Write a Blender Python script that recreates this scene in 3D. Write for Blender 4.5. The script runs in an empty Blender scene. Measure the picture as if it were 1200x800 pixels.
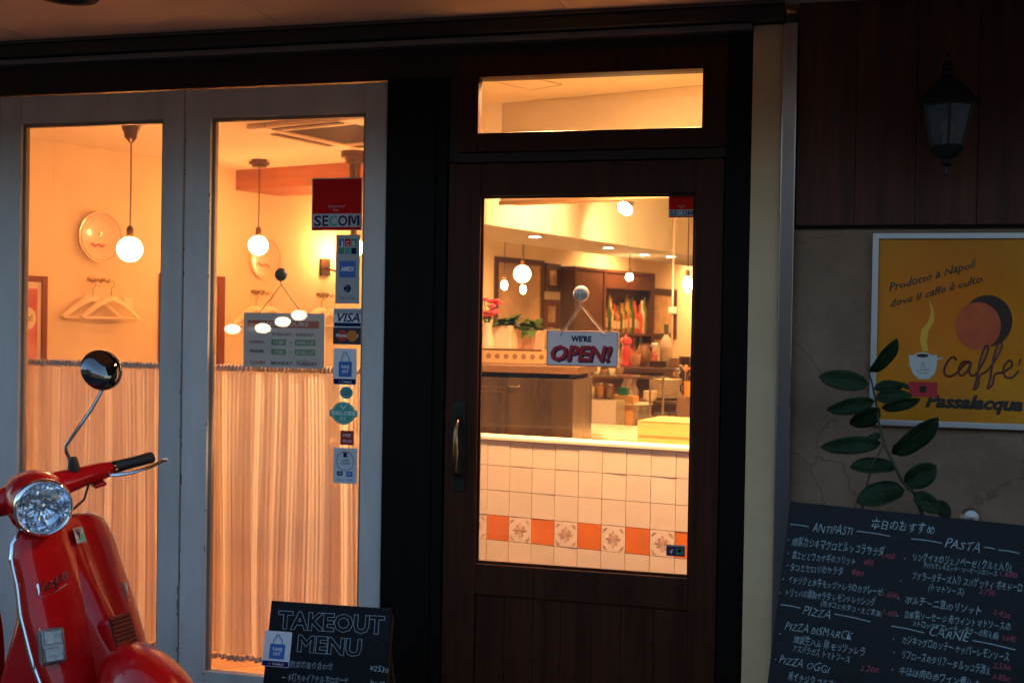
import bpy, bmesh, math, random
from mathutils import Vector, Matrix, Euler
random.seed(7)
SC = bpy.context.scene
COL = SC.collection
PI = math.pi
R = math.radians

# ------------------------------------------------------------------ camera
# World: facade in the plane Y = 0, X to the right, Z up, street on the -Y side.
CAM = Vector((0, -3.95, 1.45))
FPX = 1396.75                                   # focal length in pixels of the 1200 px wide photograph
YAW, PITCH, ROLL = R(15.033), R(0.6977), R(0.9525)
fwd = Vector((-math.sin(YAW)*math.cos(PITCH), math.cos(YAW)*math.cos(PITCH), -math.sin(PITCH)))
rgt = fwd.cross(Vector((0, 0, 1))).normalized()
upv = rgt.cross(fwd)
rg = rgt*math.cos(ROLL)+upv*math.sin(ROLL)
up = -rgt*math.sin(ROLL)+upv*math.cos(ROLL)
cd = bpy.data.cameras.new('camera'); cam = bpy.data.objects.new('camera', cd); COL.objects.link(cam)
cd.sensor_width = 36; cd.lens = 36*FPX/1200
cd.clip_start = 0.05; cd.clip_end = 3000
cam.matrix_world = Matrix.Translation(CAM) @ Matrix((rg, up, -fwd)).transposed().to_4x4()
cd.dof.use_dof = True; cd.dof.focus_distance = 4.0; cd.dof.aperture_fstop = 4.5
SC.camera = cam

def ray(px, py): return fwd+rg*((px-600)/FPX)-up*((py-400)/FPX)
def at(px, py, y=0.0):                          # measured pixel -> point on the plane Y = y
    r = ray(px, py); return CAM+r*((y-CAM.y)/r.y)
def seen(px, py, d):                            # measured pixel -> point at depth d metres
    return CAM+ray(px, py)*d

# ------------------------------------------------------------------ sky, sun, exposure
SUN_EL, SUN_AZ = R(8), R(20)
w = bpy.data.worlds.new("World"); SC.world = w; w.use_nodes = True
nt = w.node_tree; bg = nt.nodes['Background']
sky = nt.nodes.new('ShaderNodeTexSky'); sky.sky_type = 'NISHITA'; sky.sun_disc = False
sky.sun_elevation = SUN_EL; sky.sun_rotation = SUN_AZ; sky.ozone_density = 1.7
nt.links.new(sky.outputs[0], bg.inputs[0]); bg.inputs[1].default_value = 0.15
sl = bpy.data.lights.new('sun', 'SUN'); so = bpy.data.objects.new('sun', sl); COL.objects.link(so)
sl.energy = 0.02; sl.angle = R(20); sl.color = (1, .8, .65)
sd = Vector((math.sin(SUN_AZ)*math.cos(SUN_EL), math.cos(SUN_AZ)*math.cos(SUN_EL), math.sin(SUN_EL)))
so.rotation_euler = sd.to_track_quat('Z', 'Y').to_euler()
vs = SC.view_settings; vs.view_transform = 'Standard'; vs.look = 'None'; vs.exposure = 1.95; vs.gamma = 1
cy = SC.cycles; cy.max_bounces = 9; cy.diffuse_bounces = 4; cy.glossy_bounces = 4; cy.transmission_bounces = 6
cy.transparent_max_bounces = 24; cy.sample_clamp_indirect = 6; cy.caustics_reflective = False; cy.caustics_refractive = False
cy.use_denoising = True

# ------------------------------------------------------------------ materials
MATS = {}
def mat(name, col=(.5, .5, .5), rough=.5, metal=0, emit=None, es=0, coat=0, var=0, vscale=4, bump=0, bscale=60,
        stretch=(1, 1, 1), spec=.5, alpha=1, tr=0, col2=None, rvar=0):
    if name in MATS: return MATS[name]
    m = bpy.data.materials.new(name); MATS[name] = m; m.use_nodes = True
    n = m.node_tree; b = n.nodes['Principled BSDF']
    b.inputs['Base Color'].default_value = (*col, 1); b.inputs['Roughness'].default_value = rough
    b.inputs['Metallic'].default_value = metal; b.inputs['Specular IOR Level'].default_value = spec
    b.inputs['Coat Weight'].default_value = coat; b.inputs['Coat Roughness'].default_value = .04
    b.inputs['Alpha'].default_value = alpha; b.inputs['Transmission Weight'].default_value = tr
    if emit: b.inputs['Emission Color'].default_value = (*emit, 1); b.inputs['Emission Strength'].default_value = es
    if var or bump or col2 or rvar:
        tc = n.nodes.new('ShaderNodeTexCoord'); mp = n.nodes.new('ShaderNodeMapping')
        mp.inputs['Scale'].default_value = stretch; n.links.new(tc.outputs['Object'], mp.inputs[0])
        oi = n.nodes.new('ShaderNodeObjectInfo'); ad = n.nodes.new('ShaderNodeVectorMath'); ad.operation = 'ADD'
        sc_ = n.nodes.new('ShaderNodeVectorMath'); sc_.operation = 'SCALE'; sc_.inputs[3].default_value = 13
        cx = n.nodes.new('ShaderNodeCombineXYZ')
        for k in range(3): n.links.new(oi.outputs['Random'], cx.inputs[k])
        n.links.new(cx.outputs[0], sc_.inputs[0]); n.links.new(mp.outputs[0], ad.inputs[0]); n.links.new(sc_.outputs[0], ad.inputs[1])
    if var or col2 or rvar:
        nz = n.nodes.new('ShaderNodeTexNoise'); nz.inputs['Scale'].default_value = vscale; nz.inputs['Detail'].default_value = 7
        nz.inputs['Roughness'].default_value = .62
        n.links.new(ad.outputs[0], nz.inputs['Vector'])
    if var or col2:
        cr = n.nodes.new('ShaderNodeValToRGB'); c2 = col2 or tuple(min(1, c*(1+var)) for c in col)
        cr.color_ramp.elements[0].position = .32; cr.color_ramp.elements[1].position = .68
        cr.color_ramp.elements[0].color = (*[c*(1-var) for c in col], 1); cr.color_ramp.elements[1].color = (*c2, 1)
        n.links.new(nz.outputs[0], cr.inputs[0]); n.links.new(cr.outputs[0], b.inputs['Base Color'])
    if rvar:
        mr = n.nodes.new('ShaderNodeMapRange'); mr.inputs[3].default_value = rough-rvar; mr.inputs[4].default_value = rough+rvar
        n.links.new(nz.outputs[0], mr.inputs[0]); n.links.new(mr.outputs[0], b.inputs['Roughness'])
    if bump:
        n2 = n.nodes.new('ShaderNodeTexNoise'); n2.inputs['Scale'].default_value = bscale; n2.inputs['Detail'].default_value = 6
        bp = n.nodes.new('ShaderNodeBump'); bp.inputs['Strength'].default_value = bump; bp.inputs['Distance'].default_value = .01
        n.links.new(ad.outputs[0], n2.inputs['Vector']); n.links.new(n2.outputs[0], bp.inputs['Height']); n.links.new(bp.outputs[0], b.inputs['Normal'])
    return m

def glass(name, tint=(1, 1, 1), base=.05, rough=0.0, dirt_haze=0.0):     # thin pane: reflects by angle, lets the rest through
    if name in MATS: return MATS[name]
    m = bpy.data.materials.new(name); MATS[name] = m; m.use_nodes = True
    n = m.node_tree; n.nodes.clear()
    o = n.nodes.new('ShaderNodeOutputMaterial'); mx = n.nodes.new('ShaderNodeMixShader')
    t = n.nodes.new('ShaderNodeBsdfTransparent'); t.inputs[0].default_value = (*tint, 1)
    g = n.nodes.new('ShaderNodeBsdfGlossy'); g.inputs['Roughness'].default_value = rough; g.inputs[0].default_value = (1, 1, 1, 1)
    lw = n.nodes.new('ShaderNodeLayerWeight'); lw.inputs[0].default_value = .5
    p = n.nodes.new('ShaderNodeMath'); p.operation = 'POWER'; p.inputs[1].default_value = 5
    a = n.nodes.new('ShaderNodeMath'); a.operation = 'MULTIPLY_ADD'; a.inputs[1].default_value = .9; a.inputs[2].default_value = base
    n.links.new(lw.outputs['Facing'], p.inputs[0]); n.links.new(p.outputs[0], a.inputs[0]); n.links.new(a.outputs[0], mx.inputs[0])
    n.links.new(t.outputs[0], mx.inputs[1]); n.links.new(g.outputs[0], mx.inputs[2])
    last = mx
    if dirt_haze:  # pale film: smears, and on the windows painted-in haze of reflected sky
        d = n.nodes.new('ShaderNodeBsdfDiffuse'); d.inputs[0].default_value = (.75, .75, .75, 1)
        nz = n.nodes.new('ShaderNodeTexNoise'); nz.inputs['Scale'].default_value = 3; nz.inputs['Detail'].default_value = 8; nz.inputs['Roughness'].default_value = .7
        tc = n.nodes.new('ShaderNodeTexCoord'); n.links.new(tc.outputs['Object'], nz.inputs['Vector'])
        mr = n.nodes.new('ShaderNodeMapRange'); mr.inputs[1].default_value = .45; mr.inputs[2].default_value = .75
        mr.inputs[3].default_value = dirt_haze*.2; mr.inputs[4].default_value = dirt_haze
        n.links.new(nz.outputs[0], mr.inputs[0])
        m2 = n.nodes.new('ShaderNodeMixShader'); n.links.new(mr.outputs[0], m2.inputs[0])
        n.links.new(mx.outputs[0], m2.inputs[1]); n.links.new(d.outputs[0], m2.inputs[2]); last = m2
    n.links.new(last.outputs[0], o.inputs[0])
    return m

def emis(name, col, s):
    return mat(name, (0.8, 0.8, 0.8), .5, emit=col, es=s)

# ------------------------------------------------------------------ mesh builder
class MB:
    def __init__(self): self.v = []; self.f = []; self.uv = {}
    def add(self, vs, fs, M=None):
        o = len(self.v)
        self.v += [tuple(M @ Vector(p)) if M else tuple(p) for p in vs]
        self.f += [tuple(i+o for i in f) for f in fs]; return self
    def box(self, x0, x1, y0, y1, z0, z1, M=None):
        return self.add([(x0,y0,z0),(x1,y0,z0),(x1,y1,z0),(x0,y1,z0),(x0,y0,z1),(x1,y0,z1),(x1,y1,z1),(x0,y1,z1)],
                        [(0,3,2,1),(4,5,6,7),(0,1,5,4),(1,2,6,5),(2,3,7,6),(3,0,4,7)], M)
    def cyl(self, a, b, r0, r1=None, n=16, caps=True):
        a = Vector(a); b = Vector(b); r1 = r0 if r1 is None else r1
        q = (b-a).to_track_quat('Z', 'Y').to_matrix(); vs = []
        for p, r in ((a, r0), (b, r1)):
            for k in range(n): vs.append(p+q @ Vector((r*math.cos(2*PI*k/n), r*math.sin(2*PI*k/n), 0)))
        fs = [(k, (k+1) % n, n+(k+1) % n, n+k) for k in range(n)]
        if caps: fs += [tuple(range(n-1, -1, -1)), tuple(range(n, 2*n))]
        return self.add(vs, fs)
    def lathe(self, prof, n=24, M=None, caps=True):         # prof: (r, z) about local Z
        vs = []; fs = []
        for r, z in prof:
            for k in range(n): vs.append((r*math.cos(2*PI*k/n), r*math.sin(2*PI*k/n), z))
        for j in range(len(prof)-1):
            for k in range(n): fs.append((j*n+k, j*n+(k+1) % n, (j+1)*n+(k+1) % n, (j+1)*n+k))
        if caps and prof[0][0] > 1e-5: fs.append(tuple(range(n-1, -1, -1)))
        if caps and prof[-1][0] > 1e-5: fs.append(tuple(range((len(prof)-1)*n, len(prof)*n)))
        return self.add(vs, fs, M)
    def tube(self, pts, r, n=8, caps=True, flat=1.0):
        pts = [Vector(p) for p in pts]; rs = r if isinstance(r, (list, tuple)) else [r]*len(pts); vs = []; fs = []
        prev = None
        for i, p in enumerate(pts):
            t = (pts[min(i+1, len(pts)-1)]-pts[max(i-1, 0)]).normalized()
            if prev is None: u = t.orthogonal().normalized()
            else: u = (prev-t*prev.dot(t)).normalized()
            prev = u; v = t.cross(u)
            for k in range(n):
                a = 2*PI*k/n; vs.append(p+(u*math.cos(a)+v*math.sin(a)*flat)*rs[i])
        for j in range(len(pts)-1):
            for k in range(n): fs.append((j*n+k, j*n+(k+1) % n, (j+1)*n+(k+1) % n, (j+1)*n+k))
        if caps: fs += [tuple(range(n-1, -1, -1)), tuple(range((len(pts)-1)*n, len(pts)*n))]
        return self.add(vs, fs)
    def grid(self, fn, nu, nv, cu=False):                        # fn(u,v) -> point
        vs = []; fs = []; o = len(self.v)
        for j in range(nv+1):
            for i in range(nu+1): vs.append(fn(i/nu, j/nv))
        for j in range(nv):
            for i in range(nu): a = j*(nu+1)+i; fs.append((a, a+1, a+nu+2, a+nu+1))
        for j in range(nv+1):
            for i in range(nu+1): self.uv[o+j*(nu+1)+i] = (i/nu, j/nv)
        return self.add(vs, fs)
    def prism(self, poly, y0, y1, M=None):                       # poly in local XZ, extruded along Y
        n = len(poly); vs = [(x, y0, z) for x, z in poly]+[(x, y1, z) for x, z in poly]
        fs = [tuple(range(n)), tuple(range(2*n-1, n-1, -1))]+[(k, n+k, n+(k+1) % n, (k+1) % n) for k in range(n)]
        return self.add(vs, fs, M)
    def sphere(self, c, r, n=20, m=12, sc=(1, 1, 1)):
        prof = [(max(0, math.sin(PI*j/m)), -math.cos(PI*j/m)) for j in range(m+1)]
        prof[0] = (0, -1); prof[-1] = (0, 1)
        M = Matrix.Translation(c) @ Matrix.Diagonal((r*sc[0], r*sc[1], r*sc[2], 1))
        vs = [(0, 0, -1)]; fs = []
        for j in range(1, m):
            for k in range(n): vs.append((prof[j][0]*math.cos(2*PI*k/n), prof[j][0]*math.sin(2*PI*k/n), prof[j][1]))
        vs.append((0, 0, 1)); L = len(vs)-1
        for k in range(n): fs.append((0, 1+(k+1) % n, 1+k)); fs.append((L, 1+(m-2)*n+k, 1+(m-2)*n+(k+1) % n))
        for j in range(m-2):
            for k in range(n): fs.append((1+j*n+k, 1+j*n+(k+1) % n, 1+(j+1)*n+(k+1) % n, 1+(j+1)*n+k))
        return self.add(vs, fs, M)
    def mesh(self, name, m, smooth=False):
        me = bpy.data.meshes.new(name); me.from_pydata(self.v, [], self.f); me.materials.append(m)
        if self.uv:
            uvl = me.uv_layers.new(name='UVMap')
            for l in me.loops: uvl.data[l.index].uv = self.uv.get(l.vertex_index, (0, 0))
        bm = bmesh.new(); bm.from_mesh(me); bmesh.ops.recalc_face_normals(bm, faces=bm.faces); bm.to_mesh(me); bm.free()
        if smooth:
            for p in me.polygons: p.use_smooth = True
            me.set_sharp_from_angle(angle=R(40))
        me.update(); return me
    def build(self, name, m, parent=None, smooth=False, bevel=0, seg=2, kind=None, loc=None, solid=0):
        o = bpy.data.objects.new(name, self.mesh(name, m, smooth)); COL.objects.link(o)
        if parent: o.parent = parent
        if loc is not None: o.location = loc
        if solid:
            s = o.modifiers.new('solid', 'SOLIDIFY'); s.thickness = solid; s.offset = 0
        if bevel:
            b = o.modifiers.new('bevel', 'BEVEL'); b.width = bevel; b.segments = seg; b.limit_method = 'ANGLE'; b.angle_limit = R(35)
        if kind: o['kind'] = kind
        return o

def thing(name, label, cat, loc=(0, 0, 0), rotz=0, group=None, rot=None):
    o = bpy.data.objects.new(name, None); COL.objects.link(o); o.empty_display_size = .1
    o.location = loc; o.rotation_euler = rot or (0, 0, rotz); tag(o, label, cat, group); return o
def tag(o, label, cat, group=None):
    o['label'] = label; o['category'] = cat
    if group: o['group'] = group
    return o
def BOX(*a, M=None): return MB().box(*a, M=M)
def copy_tree(o, parent=None):
    c = o.copy(); COL.objects.link(c)
    if parent: c.parent = parent
    for ch in list(o.children): copy_tree(ch, c)
    return c
def mw(o):                                       # world matrix without a depsgraph update
    m = Matrix.LocRotScale(o.location, o.rotation_euler, o.scale)
    return mw(o.parent) @ m if o.parent else m
def frame_bars(x0, x1, z0, z1, wl, wr, wt, wb, y0, y1):
    return MB().box(x0, x0+wl, y0, y1, z0, z1).box(x1-wr, x1, y0, y1, z0, z1).box(x0+wl, x1-wr, y0+.001, y1-.001, z1-wt, z1).box(x0+wl, x1-wr, y0+.001, y1-.001, z0, z0+wb)
def rrect(x0, x1, z0, z1, r, n=5):
    p = []
    for cx, cz, a0 in ((x1-r, z1-r, 0), (x0+r, z1-r, 90), (x0+r, z0+r, 180), (x1-r, z0+r, 270)):
        for k in range(n+1): a = R(a0+90*k/n); p.append((cx+r*math.cos(a), cz+r*math.sin(a)))
    return p
def disc(cx, cz, rx, rz=None, n=28):
    rz = rz or rx; return [(cx+rx*math.cos(2*PI*k/n), cz+rz*math.sin(2*PI*k/n)) for k in range(n)]

# lettering: text turned into mesh; local frame of the parent has X right, Z up, print facing -Y
def text_mesh(s, bold=0, shear=0, outline=0, extrude=0.0):
    cu = bpy.data.curves.new('t', 'FONT'); cu.body = s; cu.size = 1; cu.shear = shear; cu.offset = bold; cu.extrude = extrude
    cu.resolution_u = 2
    if outline: cu.fill_mode = 'NONE'; cu.bevel_depth = outline; cu.bevel_resolution = 0
    ob = bpy.data.objects.new('t', cu); COL.objects.link(ob)
    dg = bpy.context.evaluated_depsgraph_get(); me = bpy.data.meshes.new_from_object(ob.evaluated_get(dg))
    bpy.data.objects.remove(ob); bpy.data.curves.remove(cu); return me
def letters(parent, s, m, p0, p1=None, h=None, width=None, y=-.001, name='lettering', wob=0, **k):
    """p0: local (x,z) of the baseline start, p1: local (x,z) of its end (or width), h: capital height"""
    me = text_mesh(s, **k)
    if not me.vertices: return None
    xs = [v.co.x for v in me.vertices]; x0, x1 = min(xs), max(xs); ww = max(x1-x0, 1e-4)
    if p1 is None: p1 = (p0[0]+(width if width else ww*h/.72), p0[1])
    s0 = (len(s)*1.7+p0[0]*31+p0[1]*17) % 6.28
    d = Vector((p1[0]-p0[0], p1[1]-p0[1])); L = d.length; d.normalize(); nn = Vector((-d.y, d.x))
    sx = L/ww; sy = (h/.72) if h else sx
    for v in me.vertices:
        a = (v.co.x-x0)*sx; b = v.co.y*sy
        if wob:                                  # uneven hand: letters drift, swell and lean a little
            hh = h or sx; u_ = a/hh
            a += wob*hh*(.16*math.sin(u_*3.1+s0)+.10*math.sin(u_*7.3+2*s0+b/hh*3)); b = b*(1+.16*math.sin(u_*2.3+s0*3))+wob*hh*(.10*math.sin(u_*1.1+s0)+.12*math.sin(u_*4.7+s0*5)+.05*math.sin(b/hh*9+u_*5))
        q = Vector(p0)+d*a+nn*b; v.co = (q.x, y-v.co.z*sx, q.y)
    me.materials.clear(); me.materials.append(m)
    o = bpy.data.objects.new(name, me); COL.objects.link(o); o.parent = parent; return o
def flat(parent, poly, m, y=-.001, name='print', t=.0006):
    return MB().prism(poly, y-t, y).build(name, m, parent)
# ------------------------------------------------------------------ shared materials
white_paint = mat('weathered_white_paint', (.50, .50, .49), .55, var=.18, vscale=5, bump=.25, bscale=22, stretch=(1, 1, .25), rvar=.1)
dark_wood = mat('dark_stained_wood', (.018, .008, .005), .5, spec=.25, var=.35, vscale=9, bump=.25, bscale=30, stretch=(3, 3, .22), rvar=.1)
door_wood = mat('brown_door_wood', (.046, .015, .008), .5, spec=.12, var=.35, vscale=8, bump=.25, bscale=34, stretch=(4, 4, .2), rvar=.12)
black_wood = mat('black_post_wood', (.004, .0032, .0025), .55, spec=.1, var=.3, vscale=8, bump=.15, bscale=30, stretch=(4, 4, .2))
soffit_paint = mat('soffit_paint', (.84, .64, .48), .75, var=.06, vscale=2)
cream_paint = mat('cream_post_paint', (.60, .44, .25), .6, var=.08, vscale=4, bump=.1)
steel = mat('brushed_steel', (.36, .35, .37), .24, 1, var=.1, vscale=6, stretch=(30, 30, .3))
alu = mat('anodised_aluminium', (.62, .63, .64), .38, .7)
grey_metal = mat('grey_track_metal', (.16, .15, .15), .4, .5)
black_metal = mat('black_cast_metal', (.012, .012, .013), .42, .3, bump=.2, bscale=80)
chrome = mat('chrome', (.75, .76, .78), .06, 1)
rubber = mat('black_rubber', (.012, .012, .012), .55)
brass = mat('aged_brass', (.35, .22, .09), .35, 1)
plaster = mat('cream_plaster', (.80, .67, .46), .85, var=.05, vscale=2, bump=.12, bscale=14)
ceil_paint = mat('interior_ceiling_paint', (.82, .74, .58), .85)
pane = glass('clear_window_glass', base=.055, dirt_haze=.03)  # film strengthened to paint in the hazy sky reflection
paper = mat('white_paper', (.70, .71, .72), .5)
WARM = (1, .35, .10)

# ------------------------------------------------------------------ ground, soffit, building above
MB().box(-60, 60, -80, .02, -.3, 0).build('pavement', mat('asphalt_pavement', (.075, .075, .078), .8, var=.25, vscale=3, bump=.5, bscale=70), kind='structure')
g = MB().box(-60, 60, .02, 80, -.3, -.012).build('ground', MATS['asphalt_pavement'], kind='structure')
# soffit: board panels 1.025 m wide with recessed joints
sof = thing('soffit', 'painted soffit above the shop front', 'soffit'); del sof['category']; del sof['label']; sof['kind'] = 'structure'
pm = MB().box(0, 1.0215, -1.4, 0, 0, .02).mesh('panel', soffit_paint)
for k in range(-4, 4):
    o = bpy.data.objects.new('panel', pm); COL.objects.link(o); o.parent = sof; o.location = (.156+1.025*k+.0018, 0, 2.5)
BOX(-4.2, 4.3, -1.4, 0, 2.522, 2.54).build('backing_board', mat('soffit_joint', (.08, .06, .05), .8), sof)
BOX(-9, 7, -1.4, -.02, 2.542, 6).build('upper_storey', mat('upper_render', (.3, .28, .26), .8, var=.1), kind='structure')

# unseen row of buildings on the other side of the street, added to block the low sky
opw = mat('opposite_render', (.12, .115, .11), .8, var=.2, vscale=1); opl = mat('opposite_lit_window', (.03, .03, .03), .5, emit=(1, .72, .42), es=.03); opd = mat('opposite_dark_window', (.02, .025, .03), .1)
for k, (xa, xb, h) in enumerate(((-16, -5.2, 5.2), (-5, 3.6, 6.4), (3.8, 14, 5.0), (-44, -16.2, 5.6), (14.2, 40, 5.6))):
    t = thing('opposite_building', ('low', 'tall', 'plain', 'long left', 'long right')[k]+' building across the street behind the viewer', 'building', (xa, -13, 0))
    BOX(0, xb-xa, -6, 0, 0, h).build('wall', opw, t)
    for i in range(int((xb-xa)/2)):
        for j in range(2): BOX(.6+2*i, 1.6+2*i, .0, .05, 1+2.4*j, 2.3+2.4*j).build('window', opl if (i*3+j+k) % 4 == 0 else opd, t)

for k, (x, z) in enumerate(((-9.15, 1.39), (-8.69, 1.37), (-8.19, 1.39), (-7.87, 1.49), (-7.61, 1.59))):  # invented lamps, placed so the door panes mirror them as pale discs
    t = thing('added_street_lantern', ('first', 'second', 'third', 'fourth', 'fifth')[k]+' small unseen lamp added across the street for its reflection in the glass', 'lamp', (x, -12.18, z))
    MB().sphere((0, 0, -.02), .115, 20, 12, (1, 1, .62)).build('shade', emis('added_lantern_glow', (1, .80, .50), 5), t, smooth=True)
    MB().cyl((0, 0, .05), (0, 0, 1.6), .006, n=6).cyl((0, 0, 1.6), (0, -.82, 1.7), .012, n=6).build('bracket', black_metal, t)

dl = thing('ceiling_downlight', 'unlit round recessed downlight with a black rim in the soffit above the white doors', 'downlight', (-2.405, -.60, 2.5))
MB().lathe([(.062, -.004), (.070, -.014), (.094, -.014), (.101, -.006), (.101, 0)], 40, caps=False).build('rim', black_metal, dl, smooth=True)
MB().lathe([(0, -.003), (.062, -.004)], 32).build('lamp_cover', mat('dull_lamp_cover', (.10, .07, .06), .3), dl)

# ------------------------------------------------------------------ lintel, track, posts
MB().box(-5.4, -.267, .002, .09, 2.311, 2.5).build('lintel', dark_wood, kind='structure', bevel=.003)
BOX(-5.4, -.166, -.075, .0, 2.442, 2.488).build('awning_housing', mat('housing_black', (.018, .017, .017), .35, .2), kind='structure', bevel=.004)
BOX(-5.4, -.166, -.085, .0, 2.488, 2.4985).build('housing_cap', mat('housing_brown', (.10, .065, .05), .4), kind='structure', bevel=.002)
BOX(-5.4, -.268, -.045, .0, 2.418, 2.439).build('track_rail', grey_metal, kind='structure', bevel=.002)
MB().box(-1.526, -1.345, -.012, .10, 0, 2.311).box(-1.36, -1.303, -.004, .10, 0, 2.31).build('post', black_wood, kind='structure', bevel=.003)
MB().box(-.347, -.267, -.008, .10, 0, 2.418).build('door_jamb', black_wood, kind='structure', bevel=.003)
BOX(-.265, -.171, -.012, .10, 0, 2.438).build('pilaster', cream_paint, kind='structure', bevel=.002)
MB().box(-.171, -.124, -.030, .10, 0, 2.4395).build('corner_guard', steel, kind='structure', bevel=.004)
BOX(-1.345, -.347, -.001, .10, 2.398, 2.4175).build('door_head', dark_wood, kind='structure')
BOX(-5.4, 3.2, .10, .16, 2.42, 2.5).build('facade_header', plaster, kind='structure')

# ------------------------------------------------------------------ white folding leaves
def folding_leaf(x0, x1, g0, g1, label, seed):
    t = thing('folding_door', label, 'door', (x0, 0, 0), group='white folding door leaves')
    W = x1-x0; a = g0-x0; b = g1-x0; zt = 2.305
    # frame: stiles the full height, rails between them
    MB().box(.0015, a, -.0, .042, .02, zt).build('stile', white_paint, t, bevel=.0025)
    MB().box(b, W-.0015, -.0, .042, .02, zt).build('stile', white_paint, t, bevel=.0025)
    MB().box(a, b, .0015, .040, 2.200, zt-.001).build('top_rail', white_paint, t, bevel=.002)
    MB().box(a, b, .0015, .040, .02, .16).build('bottom_rail', white_paint, t, bevel=.002)
    br = mat('glazing_bead_paint', (.30, .22, .17), .5, var=.2)
    MB().box(a+.0005, a+.012, .016, .038, .161, 2.199).box(b-.012, b-.0005, .016, .038, .161, 2.199).box(a+.0125, b-.0125, .016, .038, 2.188, 2.199).build('glazing_bead', br, t)
    BOX(a+.004, b-.004, .024, .030, .162, 2.196).build('glass_pane', pane, t)
    return t
def chips(t, x, n, seed):
    rnd = random.Random(seed); bare = mat('bare_dark_wood', (.03, .022, .018), .8)
    for k in range(n):
        z = rnd.uniform(.1, 2.2); h = rnd.uniform(.004, .03)*(1.4 if z < .9 else .6); w_ = rnd.uniform(.0008, .0024)
        p_ = [(x+rnd.uniform(0, w_), z+h*j/5) for j in range(6)]; poly = [(x-w_, z)]+[(x+w_*rnd.uniform(.2, 1), z+h*(j+.5)/5) for j in range(5)]+[(x-w_, z+h)]
        MB().prism(poly, -.0011, -.0004).build('paint_chip', bare, t)
leafC = folding_leaf(-3.93, -3.129, -3.83, -3.22, 'white wooden folding glass door leaf at the far left edge behind the scooter', 1)
leafA = folding_leaf(-3.128, -2.330, -3.033, -2.419, 'white wooden glass door leaf behind the red scooter with a striped curtain inside', 2)
leafB = folding_leaf(-2.326, -1.528, -2.221, -1.612, 'white wooden glass door leaf with stickers down its right side and an hours sign', 3)
chips(leafA, .7955, 13, 1); chips(leafB, .0030, 10, 2); chips(leafB, .1040, 12, 3)
BOX(-3.93, -1.528, .012, .05, .001, .018).build('sill', grey_metal, kind='structure')
MB().box(-5.4, -3.932, .0, .1, 0, 2.31).build('outer_wall', white_paint, kind='structure')

# ------------------------------------------------------------------ brown entrance door
door = thing('entrance_door', 'dark brown wooden entrance door with a large glass pane and plank lower panel', 'door', (-1.30, 0, 0))
x0, x1 = 0, .951; ga, gb = .119, .857
MB().box(.002, ga, 0, .045, .012, 2.012).build('stile', door_wood, door, bevel=.003)
MB().box(gb, x1-.002, 0, .045, .012, 2.012).build('stile', door_wood, door, bevel=.003)
MB().box(ga, gb, .0015, .044, 1.901, 2.011).build('top_rail', door_wood, door, bevel=.003)
MB().box(ga, gb, .0015, .044, .523, .629).build('lock_rail', door_wood, door, bevel=.003)
MB().box(ga, gb, .0015, .044, .013, .16).build('bottom_rail', door_wood, door, bevel=.003)
BOX(ga-.004, gb+.004, .023, .029, .625, 1.905).build('glass_pane', pane, door)
BOX(ga, gb, .026, .036, .161, .522).build('panel_back', black_wood, door)
edges = [ga+.001, .225, .327, .424, .533, .632, .741, gb-.001]
for a, b in zip(edges[:-1], edges[1:]):
    BOX(a+.0006, b-.0006, .0125+random.uniform(-.0005, .0005), .026, .161, .5225).build('plank', door_wood, door, bevel=.0012)
MB().box(ga+.0005, ga+.008, .012, .022, .630, 1.900).box(gb-.008, gb-.0005, .012, .022, .630, 1.900).box(ga+.0085, gb-.0085, .012, .022, .630, .638).box(ga+.0085, gb-.0085, .012, .022, 1.892, 1.900).build('glazing_bead', door_wood, door)
MB().box(-1.345, -.347, .0505, .07, 1.995, 2.07).box(-1.345, -1.285, .0505, .07, .0, 1.9945).box(-.365, -.347, .0505, .07, .0, 1.9945).build('door_gap_blocker', black_wood, kind='structure')  # strips behind the door gaps, added to block leaking light
# pull handle on a tall plate
hm = mat('bronze_plate', (.035, .040, .034), .35, .8, var=.3, vscale=20)
MB().prism(rrect(.030, .078, .875, 1.185, .008), -.005, 0).build('handle_plate', hm, door, bevel=.001)
pts = [(.054, -.004, 1.128), (.053, -.022, 1.120), (.054, -.040, 1.098), (.056, -.046, 1.06), (.057, -.048, 1.02), (.056, -.046, .985), (.054, -.038, .955), (.052, -.020, .938), (.052, -.004, .934)]
MB().tube(pts, [.010, .008, .007, .0085, .0105, .0085, .007, .008, .010], 12).build('handle', mat('worn_bronze', (.22, .15, .08), .3, 1, var=.3, vscale=30), door, smooth=True)
MB().cyl((.054, -.008, 1.150), (.054, -.005, 1.150), .010, n=16).build('keyhole', black_metal, door)

tr = thing('transom_window', 'wide low transom window over the brown entrance door', 'window', (-1.268, 0, 2.05))
MB().box(.0, .073, -.001, .045, 0, .337).box(.841, .934, -.001, .045, 0, .337).box(.073, .841, .0005, .044, .259, .336).box(.073, .841, .0005, .044, .001, .067).build('frame', door_wood, tr, bevel=.003)
BOX(.070, .845, .022, .028, .064, .262).build('glass_pane', pane, tr)
MB().box(-.033, -.001, .006, .05, -.03, .345).box(.935, .953, .006, .05, -.03, .345).box(-.033, .953, .008, .05, -.034, -.001).box(-.033, .953, .008, .05, .338, .347).build('outer_frame', dark_wood, tr, bevel=.002)

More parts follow.
